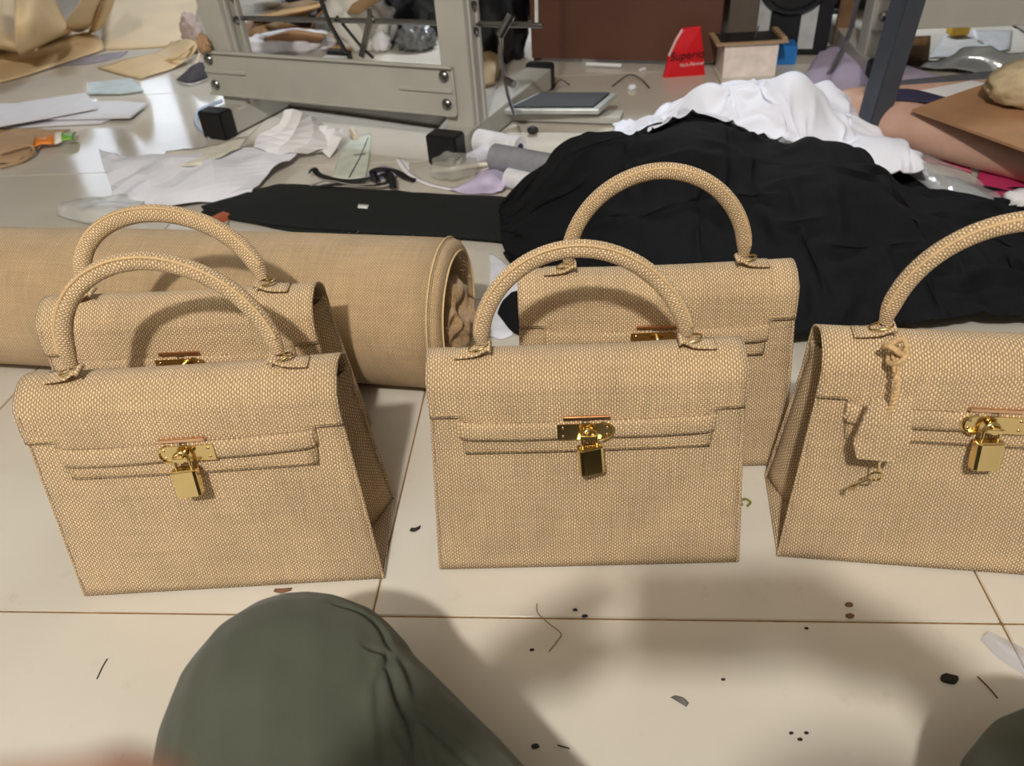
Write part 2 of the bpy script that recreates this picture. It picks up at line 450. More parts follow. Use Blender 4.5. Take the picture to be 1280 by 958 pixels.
# ================================================================== THE BAGS
WB, WW, AFR, ZW, HB, ZL, WL, DB = .3125, .2906, .149, .1903, .2346, .150, .2408, .112
STITCH = mat('jute_stitch', (206, 174, 128), .7, 0, .1, 300)
def profile():
    f = [(AFR*z, z) for z in np.linspace(.0, .204, 22)]
    top = cr([(.0304, .204), (.0365, .2235), (.059, HB), (.0815, .2235), (.0872, .204)], 7)
    bz = [(.0872+(DB-.0872)*(.204-z)/.204, z) for z in np.linspace(.204, 0, 22)[1:]]
    return np.array(list(f)+[tuple(p) for p in top[1:]]+bz)
PROF = profile()
def width(z): return WB+(WW-WB)*min(z, ZW)/ZW
def offs(P, d):
    T = np.gradient(P, axis=0); T /= np.linalg.norm(T, axis=1)[:, None]
    return P+d*np.stack([-T[:, 1], T[:, 0]], 1)       # outward: left of the travel is +z on the way over, -y in front
def arc(P): return np.concatenate([[0], np.cumsum(np.linalg.norm(np.diff(P, axis=0), axis=1))])

def make_bag(x, y, yaw, s, label, lean=0.0, skew=0.0, flip=False, hh=.108, hw=.094, belt=(0, 0), seed=0, hr=.0082, bow=.002, zexp=.95):
    rnd = random.Random(seed); ou, ov = rnd.random(), rnd.random()
    root = empty('handbag', (x, y, 0), yaw, label, 'handbag', 'jute handbags standing on the tiles')
    root.scale = (s, s, s)
    def uvo(A): return np.asarray(A)+np.array([ou, ov])
    nx = 24
    def panel(pts, name, bulge):
        S = arc(pts); P = []; U = []
        for k, (yy, zz) in enumerate(pts):
            w = width(zz)
            row = []; ur = []
            for t in np.linspace(-.5, .5, nx+1):
                bz = bulge*math.sin(PI*min(1, zz/.2))*math.cos(PI*t)
                row.append((t*w, yy+bz, zz+.002)); ur.append((t*w, S[k]))
            P.append(row); U.append(ur)
        return MB().grid(P, uvo(U)).build(name, JUTE, root, solid=.003, off=0, angle=0)
    fr = panel(PROF[:23], 'front_panel', -bow)
    panel(PROF[-23:], 'back_panel', bow)
    # bottom
    P = [[(t*WB, yy, .0035) for t in np.linspace(-.5, .5, 9)] for yy in np.linspace(0.001, DB-.001, 5)]
    U = [[(p[0], p[1]) for p in r] for r in P]
    MB().grid(P, uvo(U)).build('bottom_panel', JUTE, root, solid=.003, off=1, angle=0)
    # gussets folded inwards along their middle
    for sx in (-1, 1):
        P = []; U = []
        for z in np.linspace(.004, .208, 16):
            k = z/.208
            yf = AFR*z+.001; yb = DB-(DB-.0872)*min(1, z/.204)-.001
            w = width(z)/2-.002; ins = (.046*(1-k)**.55*min(1, k*2.2+.45)+.016*k)
            ym = (yf+yb)/2
            row = []; ur = []
            for q in np.linspace(0, 1, 11):
                fold = 1-abs(2*q-1)
                fold = fold**1.25
                row.append((sx*(w-ins*fold), yf+(yb-yf)*q, z)); ur.append((yf+(yb-yf)*q*1.2, z))
            P.append(row); U.append(ur)
        MB().grid(P, uvo(U)).build('gusset', JUTE, root, solid=.002, off=0, angle=0)
    for sx in (-1, 1):
        MB().tube([(sx*(width(z)/2-.0005), AFR*z-.0012, z) for z in np.linspace(.003, ZW+.01, 14)], .0017, 7, up=(0, 1, 0), uvs=True).build('edge_binding', JUTE, root, angle=0)
        MB().tube([(sx*(width(z)/2-.0005), DB-(DB-.0872)*z/.204+.0012, z) for z in np.linspace(.003, .2, 14)], .0017, 7, up=(0, 1, 0), uvs=True).build('edge_binding', JUTE, root, angle=0)
    # flap over the top, cut back at both ends of its lower edge
    OP = offs(PROF, .0042)
    zf = OP[:, 1]
    i_front = [i for i in range(len(OP)) if i < 22 and OP[i, 1] > ZL+.004]
    chain = [(AFR*ZL-.0042, ZL)]+[tuple(OP[i]) for i in i_front]
    # rows of the flap: lower edge, wing edge, then up and over to the back
    low = [q for q in chain if q[1] < ZW-.003]
    rest = [q for q in chain if q[1] > ZW+.003]
    rows = low+[(AFR*ZW-.0042, ZW)]+rest+[tuple(q) for q in OP[22:60] if not (q[1] < .165 and q[0] > .06)]
    rows = np.array(rows); iw = len(low); S = arc(rows)
    xs = list(np.linspace(-WW/2-.001, -WL/2, 4))+list(np.linspace(-WL/2, WL/2, 22))[1:]+list(np.linspace(WL/2, WW/2+.001, 4))[1:]
    P = []; U = []
    for k, (yy, zz) in enumerate(rows):
        P.append([]); U.append([])
        for xx in xs:
            xq = xx
            if k < iw and abs(xx) <= WL/2+1e-6: xq = xx*(1-.035*(iw-k)/max(1, iw))
            sag = -.0025*math.cos(PI*xx/WW) if k >= iw and zz > .222 else 0
            P[-1].append((xq, yy-bow*math.cos(PI*xx/WW)*(1 if yy < .05 else 0), zz+sag)); U[-1].append((xq, S[k]))
    nxs = len(xs)
    mask = [[not (k < iw and (j < 3 or j >= nxs-4)) for j in range(nxs-1)] for k in range(len(rows)-1)]
    fl = MB().grid(P, uvo(np.array(U)+.31), mask).build('flap', JUTE, root, solid=.0026, off=0, angle=0)
    # a line of stitches just inside the flap's edges
    def fpt(xx, zz, d=.0019): return (xx, AFR*zz-.0042-d-bow*math.cos(PI*xx/WW), zz)
    st = MB()
    path = [(-WW/2+.004, ZW+.03), (-WW/2+.004, ZW+.004), (-WL/2+.004, ZW+.004), (-WL/2+.008, ZL+.004), (WL/2-.008, ZL+.004), (WL/2-.004, ZW+.004), (WW/2-.004, ZW+.004), (WW/2-.004, ZW+.03)]
    for a, c in zip(path, path[1:]):
        n = max(2, int(math.hypot(c[0]-a[0], c[1]-a[1])/.0042))
        for k in range(n):
            t0 = (k+.15)/n; t1 = (k+.8)/n
            st.tube([fpt(a[0]+(c[0]-a[0])*t, a[1]+(c[1]-a[1])*t) for t in (t0, t1)], .00055, 5)
    o = st.build('stitching', STITCH, fl); o['kind'] = 'stuff'
    # belt: two straps coming out of the cut corners and meeting under the lock
    BT, BBm = .1865, .1680
    for sx in (-1, 1):
        P = []; U = []
        dz = belt[0] if sx < 0 else belt[1]
        xsb = [.004, .03, .06, .09, .108, .116, .1185, .119]
        dep = [.0035, .0035, .0035, .0035, .0034, .0022, -.001, -.0045]
        for xx, dd in zip(cr(np.array(xsb)[:, None], 4)[:, 0], cr(np.array(dep)[:, None], 4)[:, 0]):
            r = []; u = []
            for q in np.linspace(0, 1, 5):
                zz = BBm+(BT-BBm)*q-.0015*math.sin(PI*xx/.119)+dz*(xx/.119)
                r.append((sx*xx, AFR*zz-.0042-dd-.0012*math.sin(PI*q)-bow*math.cos(PI*xx/WW), zz)); u.append((sx*xx, zz))
            P.append(r); U.append(u)
        bl = MB().grid(P, uvo(np.array(U)+.73)).build('belt', JUTE, root, solid=.0028, off=0, angle=0)
    # gold lock: backing plate on the belt, bar above it, turning post
    fx = -1 if flip else 1
    def fm(zc):                                 # frame on the front: x right, y up along the face, z towards the viewer
        lean_a = math.atan(AFR)
        return Matrix.Translation((0, AFR*zc-.0042-.0052-bow, zc)) @ Matrix.Rotation(math.radians(90)-lean_a, 4, 'X')
    M = fm(.1762)
    poly = [(-.0275, -.0085), (.018, -.0085)]+[(.018+.0085*math.sin(a), -.0085*math.cos(a)) for a in np.linspace(.2, PI-.2, 9)]+[(.018, .0085), (-.0275, .0085)]
    poly = [(p[0]*fx, p[1]) for p in (poly if fx > 0 else poly[::-1])]
    pl = MB().prism(poly, .0016, M).build('lock_plate', GOLD, root, smooth=False, bevel=.0004)
    for px_, py_ in ((-.022, .0045), (-.022, -.0045), (.019, .004), (.019, -.004)):
        MB().lathe([(.0013, .0012), (.0013, .0021), (.0006, .0026)], 10, M @ Matrix.Translation((px_*fx, py_, 0))).build('rivet', ROSE, pl)
    ringp = [((.012+.0115*math.sin(a)*1.0)*fx, .0098*math.cos(a), .0022) for a in np.linspace(0.1, PI-.1, 12)]
    MB().tube([(M @ Vector(p))[:] for p in ringp], .0011, 8).build('rim', GOLD, pl)
    MB().box((-.0215, .0125, -.001), (.0215, .0165, .0022), M, .0006).build('lock_bar', ROSE, root)
    MB().lathe([(.0036, 0), (.0036, .004), (.0028, .0045), (.0028, .0085), (.0036, .009), (.0036, .0105)], 14, M @ Matrix.Translation((.001*fx, -.0005, .001))).build('turn_post', GOLD, root)
    MB().box((-.0075, -.0022, .0085), (.0075, .0022, .0110), M @ Matrix.Translation((.001*fx, -.0005, .001)), .0008).build('turn_bar', GOLD, root)
    # handle with its rings and tabs
    top = (0.059, HB+.003)
    def hpath(n=44):
        out = []
        for t in np.linspace(0, PI, n):
            c, sn = math.cos(t), math.sin(t)
            xx = -hw*math.copysign(abs(c)**1.02, c); zz = hh*abs(sn)**zexp
            xx += skew*math.sin(t)
            out.append((xx, top[0]+zz*math.sin(lean), top[1]+.012+zz*math.cos(lean)))
        return np.array(out)
    hp = hpath()
    rr = np.full(len(hp), hr); rr[:3] = [.0052, .0066, .0078]; rr[-3:] = [.0078, .0066, .0052]
    ht = MB().tube(hp, rr, 14, up=(0, 1, 0), uvs=True, flat=.92)
    ht.uv = [[(q[0]+ou, q[1]+ov) for q in u] if u else None for u in ht.uv]
    hd = ht.build('handle', JUTE, root, angle=0)
    # seam welt along the outside of the handle
    T = np.gradient(hp, axis=0); T /= np.linalg.norm(T, axis=1)[:, None]
    nrm = np.stack([-T[:, 2], 0*T[:, 0], T[:, 0]], 1)
    ctr = np.array([0, top[0], top[1]])
    for sgn in (1,):
        yv = np.array([0, math.cos(lean), -math.sin(lean)])
        wp = hp + (np.sign(((hp-ctr)*nrm).sum(1))[:, None]*nrm*.0050 - yv*.0058)
        MB().tube(wp[2:-2], .0013, 6).build('seam', STITCH, hd)
    for sx in (-1, 1):
        cx = sx*hw
        ring = [(cx+.0105*math.cos(a)*.9+sx*.003, top[0]+.0105*math.sin(a)*.75-.002, top[1]+.0090+.0032*math.cos(a*1+.5)) for a in np.linspace(0, 2*PI, 22, endpoint=False)]
        MB().tube(ring, .0012, 8, closed=True).build('ring', GOLD, root)
        loop = [(cx+.0045*math.cos(a), top[0]+.001, top[1]+.0115+.0075*math.sin(a)) for a in np.linspace(0, 2*PI, 16, endpoint=False)]
        MB().tube(loop, .0011, 8, closed=True).build('link', GOLD, root)
        # tab: a strip that lies on the flap and is folded through the ring
        P = []; U = []
        tl_ = [(-.008, .0075), (-.0065, .0105), (-.002, .0088), (.004, .0052), (.014, .0032), (.026, .0026)]
        for xx, zz in cr(tl_, 3):
            wv = .0165
            r = []; u = []
            for q in np.linspace(-.5, .5, 5):
                yy = q*wv; drop = (yy*yy)*8.0
                r.append((cx+sx*xx, top[0]-.004+yy, top[1]+.0015+zz-drop*.5)); u.append((xx, yy))
            P.append(r); U.append(u)
        MB().grid(P, uvo(np.array(U)+.2)).build('handle_tab', JUTE, root, solid=.0022, off=0, angle=0)
    return root

def on_bag(root, p):                            # a point given in the bag's own frame
    M = Matrix.Translation(root.location) @ Matrix.Rotation(root.rotation_euler.z, 4, 'Z') @ Matrix.Scale(root.scale[0], 4)
    return M @ Vector(p)
def padlock(bag, label, flip=False, tilt=0.0):
    fx = -1 if flip else 1
    zc = .1762
    p = on_bag(bag, (.002*fx, AFR*zc-.0042-.0052-.0105, zc-.0045))
    r = empty('padlock', p, bag.rotation_euler.z+tilt, label, 'padlock', 'gold padlocks on the handbags'); r.rotation_euler.x = -.24
    b = MB()
    b.prism([(-.0115, -.0048), (-.0085, -.0062), (.0085, -.0062), (.0115, -.0048), (.0115, .0048), (.0085, .0062), (-.0085, .0062), (-.0115, .0048)], .0265, Matrix.Translation((0, 0, -.0335)))
    b.build('body', GOLD, r, smooth=False, bevel=.0007)
    MB().box((-.0105, -.0056, -.0072), (.0105, .0056, -.0056), None, .0005).build('collar', GOLD, r)
    sp = [(-.0068, 0, -.0065), (-.0068, 0, .002)]+[(-.0068*math.cos(a), 0, .002+.0085*math.sin(a)) for a in np.linspace(0.2, PI-.2, 11)]+[(.0068, 0, .002), (.0068, 0, -.0065)]
    MB().tube(sp, .0017, 10).build('shackle', GOLD, r)
    return r
BAGS = dict(
 M=make_bag(.0642, .5182, math.radians(-3.6), .988, 'jute handbag in the middle of the front row, padlock hanging, nothing tied on', lean=math.radians(10), skew=-.006, seed=1, hh=.086, zexp=1.15),
 L=make_bag(-.3056, .5248, math.radians(-1.15), 1.0085, 'jute handbag at the left of the front row, dark side gusset facing right', lean=math.radians(14), skew=-.012, flip=True, seed=2, hh=.092, belt=(-.002, .003)),
 R=make_bag(.4146, .4816, math.radians(-11.16), 1.011, 'jute handbag at the right of the front row with a tag tied to its handle', lean=0, flip=True, seed=3, hh=.098),
 BM=make_bag(.155, .6552, math.radians(-4.35), .991, 'jute handbag standing behind, its upright handle against the black cloth', lean=math.radians(-2), skew=.0, seed=4, hh=.098, zexp=1.05, hw=.092),
 BL=make_bag(-.3507, .6666, math.radians(-2.83), 1.012, 'jute handbag standing behind, wedged against the big fabric roll', lean=math.radians(32), skew=-.022, seed=5, hh=.074, hr=.0094),
)
padlock(BAGS['M'], 'gold padlock hanging on the middle bag of the front row', tilt=.25)
padlock(BAGS['L'], 'gold padlock hanging on the left bag of the front row', True, .1)
padlock(BAGS['R'], 'gold padlock hanging on the right bag with the tied tag', True, .1)
# tag with cord and key on the right bag's handle
kt = empty('key_tag', on_bag(BAGS['R'], (-.0935, -.006, .112)), BAGS['R'].rotation_euler.z, 'jute bell-shaped key tag hung by a twisted cord from the right bag', 'tag')
KB = []
tagpoly = [(1.12*a_, 1.15*b_) for a_, b_ in [(-.013, .045), (-.004, .0455), (.0, .041), (.005, .046), (.0165, .047), (.0205, .012), (.0125, -.006), (-.0165, -.0045), (-.021, .009)]]
def tagface(zoff):
    return Matrix.Translation((-.003, -.010+0, zoff)) @ Matrix.Rotation(math.radians(90)-math.atan(AFR)-.10, 4, 'X')
mb = MB(); nP = len(tagpoly); Mt = tagface(.052)
vs = [(Mt @ Vector((p[0], p[1], h)))[:] for h in (0, .004) for p in tagpoly]
uvs = [(p[0]+.5, p[1]+.4) for _ in (0, 1) for p in tagpoly]
mb.add(vs, [tuple(range(nP))[::-1], tuple(range(nP, 2*nP))]+[(i, (i+1) % nP, nP+(i+1) % nP, nP+i) for i in range(nP)], uvs)
mb.build('tag_cover', JUTE, kt, smooth=False, bevel=.0006)
CORD = mat('jute_cord', (196, 164, 118), .8, 0, .3, 400)
ca = np.array((Mt @ Vector((0.001, .040, .002)))[:]); cb = np.array([-.001, .028, .138])
cmid = np.array([.001, .006, .116])
base = cr([ca, ca*.4+cmid*.6+np.array([0, -.004, 0]), cmid, cb], 12)
for ph in (0, PI):
    pp = [p+.0017*np.array([math.cos(k*.85+ph), math.sin(k*.85+ph), 0]) for k, p in enumerate(base)]
    MB().tube(pp, .0015, 7).build('cord', CORD, kt)
kn = [cb+np.array([.009*math.cos(a)*1.0, .007*math.sin(a)-.002, .004*math.sin(2*a)+.002]) for a in np.linspace(0, 2*PI, 24, endpoint=False)]
MB().tube(kn, .0027, 8, closed=True).build('cord_knot', CORD, kt)
kn2 = [cb+np.array([.006*math.cos(a)+.003, .008*math.sin(a)-.004, .006*math.cos(a)-.006]) for a in np.linspace(0, 2*PI, 20, endpoint=False)]
MB().tube(kn2, .0024, 8, closed=True).build('cord_knot', CORD, kt)
k0 = np.array((Mt @ Vector((.002, -.010, .001)))[:])
ks = MB(); ks.tube([k0+np.array([.002, 0, .008]), k0, k0+np.array([.001, -.002, -.008])], .0011, 6).build('key_loop', CORD, kt)
kc = k0+np.array([-.001, -.003, -.013])
MB().tube([kc+np.array([.005*math.cos(a), .0, .005*math.sin(a)]) for a in np.linspace(0, 2*PI, 16, endpoint=False)], .0011, 8, closed=True).build('key', GOLD, kt)
ksh = MB().tube([kc+np.array([-.004, 0, -.003]), kc+np.array([-.021, -.003, -.012])], .0012, 8)
ksh.box((-.0015, -.0006, -.005), (.003, .0006, 0), Matrix.Translation(Vector(kc+np.array([-.018, -.003, -.011]))))
ksh.build('key_shaft', GOLD, kt)

# ================================================================== THE BURLAP ROLL
RA = math.radians(-12.4); RR = .1
ax = np.array([math.cos(RA), math.sin(RA), 0]); an = np.array([-math.sin(RA), math.cos(RA), 0])
e1 = G(566, 388, RR); tE = e1 @ ax
cen = an*.834+np.array([0, 0, RR])
root = empty('burlap_roll', cen+ax*tE-np.array([0, 0, RR]), RA, 'large roll of jute burlap fabric lying on the floor behind the bags', 'fabric roll')
LEN = 1.35
# outer wrap: spiral cloth, slightly slumped, from -LEN to 0
def rshape(t, r, x):
    w = .0016*math.sin(3*t+x*6)+.0012*noise.noise(Vector((x*9, math.cos(t)*2, math.sin(t)*2)))
    rr = r+w*(r/.1)
    return (x, rr*math.cos(t), RR+max(-RR+.0008 if r > .09 else -1, rr*math.sin(t)))
P = []; U = []
for x in np.linspace(-LEN, 0, 30):
    P.append([rshape(t, RR, x) for t in np.linspace(-.55*PI, 1.45*PI, 65)]); U.append([(x, t*RR) for t in np.linspace(-.55*PI, 1.45*PI, 65)])
MB().grid(P, U).build('outer_wrap', JUTE_R, root, solid=.004, off=-1, angle=0)
# layered end: rounded thick rim turning into the hollow
prof = [(0, RR-.001), (.006, RR-.003), (.010, RR-.009), (.011, RR-.016), (.008, RR-.022), (-.01, RR-.025), (-.09, RR-.028)]
P = []; U = []; pc = cr(prof, 4); S = arc(pc)
for k, (dx, r) in enumerate(pc):
    P.append([rshape(t, r, dx)for t in np.linspace(0, 2*PI, 65)]); U.append([(S[k], t*RR) for t in np.linspace(0, 2*PI, 65)])
MB().grid(P, U).build('rolled_edge', JUTE_R, root, angle=0)
sv = MB()
for xo, rr in ((-.004, RR+.0012), (.0085, RR-.010), (.0118, RR-.0155)):
    sv.tube([rshape(t, rr, xo) for t in np.linspace(0, 2*PI, 60, endpoint=False)], .0014, 6, closed=True)
sv.build('selvedge', mat('selvedge', (214, 188, 140), .8, 0, .1, 200), root)
FUZZ = mat('jute_fluff', (188, 150, 104), .95, 0, .3, 260, .9, 700, sheen=.4)
st = blob('stuffing', (-.030, -.006, RR-.074), (.058, .060, .062), FUZZ, amp=.32, scale=2.2, seed=4, flatz=False, parent=root, sub=5)
fz = MB(); rr_ = random.Random(3)
for k in range(420):
    t = rr_.uniform(0, 2*PI); r = RR*rr_.uniform(.55, .95) if rr_.random() < .7 else RR+.001
    x = .006 if r < RR else rr_.uniform(-.5, .005)
    p = np.array(rshape(t, r, x)); d = np.array([rr_.uniform(-.2, 1), math.cos(t)*rr_.uniform(-.5, 1), math.sin(t)*rr_.uniform(-.4, 1)])
    if r > RR: d = np.array([rr_.uniform(-1, 1), math.cos(t), math.sin(t)])
    if p[2] < .02: continue
    l = rr_.uniform(.003, .010)*(1 if r < RR else .6)
    fz.tube([p, p+d*l*.5, p+d*l+np.array([0, 0, -l*.2])], .00022, 3, cap=False)
o = fz.build('loose_fibres', CORD, root); o['kind'] = 'stuff'

# ================================================================== CLOTH HEAPS
def black_support(x, y):
    h = np.interp(x, [-.03, .02, .17, .345, .47, .60, .69, .87, 1.2, 1.5], [0, .03, .165, .172, .148, .128, .07, .020, .008, .004])
    yr = np.interp(x, [0, .35, .6, .9, 1.3], [1.31, 1.30, 1.20, 1.02, .96])
    w = np.where(y < yr, np.interp(x, [0, .3, .7, 1.2], [.18, .50, .45, .3]), .24)
    q = np.clip(np.abs(y-yr)/w, 0, 1)
    lump = .022*np.sin(x*19+y*7)*np.cos(y*17-x*5)
    return np.maximum(h*np.cos(q*PI/2)**1.3*(1+lump*8), 0)+.002
def drape(name, x0, x1, y0, y1, nx, ny, stretch, support, m, label, seed, amp=.03, steps=70, left_taper=None, ymin=None, sub=1, freq=9.0, iters=8):
    X, Y = np.meshgrid(np.linspace(0, 1, nx), np.linspace(0, 1, ny))
    PX = x0+(x1-x0)*X; PY = y0+(y1-y0)*Y
    if left_taper: PX, PY = left_taper(X, Y, PX, PY)
    N_ = np.array([[noise.noise(Vector((PX[i, j]*freq, PY[i, j]*freq, seed))) + .5*noise.noise(Vector((PX[i, j]*freq*2.2, PY[i, j]*freq*2.2, seed+5))) for j in range(nx)] for i in range(ny)])
    Z = support(PX, PY)+.02+amp*(N_+.6)
    dx = (x1-x0)/(nx-1)*stretch; dy = (y1-y0)/(ny-1)*stretch
    P = cloth(nx, ny, (dx, dy), np.stack([PX, PY, Z], -1), support, steps=steps, iters=iters)
    if ymin is not None: P[..., 1] = np.maximum(P[..., 1], ymin)
    c = np.array([P[..., 0].mean(), P[..., 1].mean(), 0])
    o = MB().grid(P-c).build(name, m, solid=.0015, off=1, subs=sub, angle=0); o.location = c
    return tag(o, label, 'cloth'), P
def taper(X, Y, PX, PY):
    k = np.clip(1-X/.22, 0, 1)**1.4
    PY = PY*(1-k*.75)+(1.30)*(k*.75)
    k2 = np.clip((X-.52)/.48, 0, 1)
    return PX, .86+(PY-.86)*(1-.72*k2)
blk, BP = drape('black_cloth', .0, 1.28, .86, 1.52, 104, 60, 1.25, black_support, BLACKCLOTH,
                'big crumpled heap of black cloth behind the two right handbags', 3, amp=.05, left_taper=taper, ymin=.81, steps=60)
def white_support(x, y):
    b = black_support(x, y)+.010
    q = np.clip(np.hypot((x-.55)/.31, (y-1.60)/.25), 0, 1)
    w = .135*np.cos(q*PI/2)
    for cx, cy, h, r in ((.73, 1.40, .085, .09), (.60, 1.55, .175, .09), (.45, 1.60, .150, .08), (.70, 1.62, .12, .08), (.35, 1.52, .09, .09)):
        d = np.hypot(x-cx, y-cy)/r; w = np.maximum(w, h*np.exp(-d*d*.8))
    return np.maximum(np.maximum(b, w), .003)
wht, WP_ = drape('white_cloth', .28, .80, 1.33, 1.80, 62, 56, 1.42, white_support, WHITECLOTH,
                 'crumpled white cloth lying on top of the black heap', 9, amp=.10, steps=48, freq=5.5)
# folded black cloth lying flat, left of the heap
patch('black_fabric_length', [[(252, 260, .008), (275, 270, .008), (330, 280, .008), (420, 288, .008), (520, 294, .008), (600, 299, .010), (668, 306, .012)],
                              [(290, 248, .011), (325, 252, .012), (380, 254, .012), (450, 258, .012), (540, 264, .012), (620, 270, .014), (690, 276, .02)],
                              [(330, 236, .007), (355, 232, .007), (400, 234, .007), (470, 239, .007), (560, 245, .007), (630, 248, .009), (690, 252, .014)]],
      mat('black_felt', (15, 20, 20), .9, 0, .15, 60), 'flat folded length of black fabric lying behind the burlap roll', 'cloth', thick=.006, rough=.002)
patch('black_fabric_scrap', [[(250, 268, .004), (300, 276, .004), (360, 288, .004), (450, 294, .004)], [(262, 258, .006), (310, 262, .006), (380, 272, .006), (460, 284, .006)]],
      mat('black_felt', (15, 20, 20)), 'narrow black fabric offcut sticking out from under the folded black length', 'cloth', thick=.003, rough=.002)
o = patch('white_label', [[(447, 260, .0175), (459, 261, .0175)], [(448, 255, .0175), (461, 256, .0175)]], PAPER, 'tiny white label lying on the flat black fabric', 'label', thick=.0006, n=2)

# ================================================================== THE SEWING MACHINE STANDS
def stand(name, loc, rz, label, plate, legs, zplate, foot=True, rod=True, top=True, ylen=.55, over=.30):
    r = empty(name, loc, rz, label, 'table stand', 'grey sewing machine stands')
    LW = .066
    for (lx, ang) in legs:
        l = MB()
        l.box((lx-LW/2, .085, .055), (lx+LW/2, .089, .70)); l.box((lx+LW/2-.004, .089, .055), (lx+LW/2, .16, .70)); l.box((lx-LW/2, .089, .055), (lx-LW/2+.004, .16, .70))
        l.box((lx+LW/2, .100, .055), (lx+LW/2+.006, .112, .70)); l.box((lx+LW/2, .135, .055), (lx+LW/2+.006, .147, .70))
        lg = l.build('leg', GREYMETAL, r, smooth=False, bevel=.002)
        for z in (.25, .30): MB().lathe([(.008, 0), (.008, .004), (.004, .006)], 12, Matrix.Translation((lx+LW/2+.004, .125, z)) @ Matrix.Rotation(PI/2, 4, 'Y')).build('bolt', STEEL, lg)
        f = MB().box((lx-.035, .03, .004), (lx+.035, ylen, .058)).build('foot_bar', GREYMETAL, r, smooth=False, bevel=.004)
        MB().box((lx-.037, -.012, 0), (lx+.037, .035, .068), None, .004).build('rubber_foot', RUBBER, r)
        MB().box((lx-.037, ylen-.01, 0), (lx+.037, ylen+.02, .068), None, .004).build('rubber_foot', RUBBER, r)
    x0, x1 = plate; z0, z1 = zplate
    p = MB()
    p.box((x0, .075, z0), (x1, .080, z1)); p.box((x0, .066, z1-.004), (x1, .076, z1+.002)); p.box((x0, .066, z0-.002), (x1, .076, z0+.004))
    w = x1-x0
    p.box((x0+.002, .070, z0+(z1-z0)*.50), (x0+w*.18, .076, z0+(z1-z0)*.58)); p.box((x1-w*.20, .070, z0+(z1-z0)*.46), (x1-.004, .076, z0+(z1-z0)*.54))
    pl = p.build('cross_plate', GREYMETAL, r, smooth=False, bevel=.0015)
    for bx in (x0+.022, x1-.022):
        for bz in (z0+(z1-z0)*.22, z0+(z1-z0)*.80):
            MB().lathe([(.012, 0), (.0125, .003), (.010, .007), (.004, .009)], 14, Matrix.Translation((bx, .075, bz)) @ Matrix.Rotation(PI/2, 4, 'X')).build('bolt', STEEL, pl)
    if top:
        MB().box((x0-.22, -.05, .70), (x1+over, .52, .735), None, .004).build('table_top', mat('laminate', (205, 198, 182), .4), r)
    if rod:
        rd = MB().tube([(-.60, .14, .25), (.185, .14, .262)], .006, 10).build('drive_rod', STEEL, r)
        a = MB(); a.box((-.007, -.004, -.05), (.007, .004, .05), Matrix.Translation((-.245, .132, .225)) @ Matrix.Rotation(.45, 4, 'Y'))
        a.build('lever', STEEL, r, smooth=False)
        MB().tube([(-.345, .12, .31), (-.33, .12, .25), (-.30, .12, .19)], .005, 8).build('lever', mat('dark_steel', (70, 70, 68), .4, .8), r)
        MB().tube([(-.33, .15, .26), (-.27, .14, .20), (-.235, .13, .18)], .0035, 8).build('lever', mat('dark_steel', (70, 70, 68)), r)
        MB().tube([(-.225, .13, .27), (-.225, .13, .285)], .006, 8).build('pin', STEEL, r)
        MB().tube([(.125, .12, .285), (.10, .11, .245)], .009, 8).build('crank', STEEL, r)
        MB().tube([(.10, .11, .245), (.106, .10, .19), (.115, .10, .13), (.125, .105, .085)], .004, 8).build('link_rod', STEEL, r)
        MB().tube([(.113, .10, .16), (.135, .09, .155)], .008, 8).build('pin', STEEL, r)
        MB().tube([(.175, .13, .27), (.19, .13, .72)], .004, 8).build('pull_rod', mat('bright_rod', (215, 215, 212), .4, .2), r)
    return r
TA = math.atan2(-.447, .894)
SL = stand('sewing_machine_stand', (-.11, 1.65, 0), TA, 'grey metal sewing machine stand with a wide cross plate and black rubber feet', (-.70, 0.0), [(-.645, 0), (0.0, 0)], (.085, .188))
SX = SL.matrix_basis
# treadle beside the right foot of the stand
pd = empty('foot_pedal', G(690, 140, 0), TA+math.radians(22), 'silver foot pedal with a black rubber mat beside the sewing stand', 'pedal')
pdM = Matrix.Translation(pd.location) @ Matrix.Rotation(pd.rotation_euler.z, 4, 'Z')
def inl(o_M, p): return (o_M.inverted() @ Vector(p))
cs = [inl(pdM, G(*q)) for q in ((628, 137, .045), (748, 137, .045), (772, 116, .055), (672, 116, .055))]
q = [(c.x, c.y, c.z) for c in cs]
mbp = MB(); lo = [(a, b, z-.012) for a, b, z in q]
mbp.add(lo+q, [(3, 2, 1, 0), (4, 5, 6, 7), (0, 1, 5, 4), (1, 2, 6, 5), (2, 3, 7, 6), (3, 0, 4, 7)])
mbp.build('pedal_plate', mat('pedal_metal', (196, 200, 196), .3, .6), pd, smooth=False, bevel=.002)
qc = np.array(q); cm = qc.mean(0); ins = cm+(qc-cm)*np.array([.86, .80, 1]); ins[:, 2] += .0005
hi = ins+np.array([0, 0, .004])
MB().add(list(map(tuple, ins))+list(map(tuple, hi)), [(3, 2, 1, 0), (4, 5, 6, 7), (0, 1, 5, 4), (1, 2, 6, 5), (2, 3, 7, 6), (3, 0, 4, 7)]).build('rubber_mat', RUBBER, pd, smooth=False, bevel=.0015)
b0 = inl(pdM, G(606, 152, .0)); b1 = inl(pdM, G(775, 158, .0))
dv = (b1-b0); L_ = dv.length; Mb = Matrix.Translation(b0) @ Matrix.Rotation(math.atan2(dv.y, dv.x), 4, 'Z')
MB().box((0, 0, .004), (L_, .05, .022), Mb).build('support_bar', GREYMETAL, pd, smooth=False, bevel=.002)
for t in (.2, .8): MB().box((L_*t-.008, .015, .020), (L_*t+.008, .035, .040), Mb).build('pivot', STEEL, pd, smooth=False)
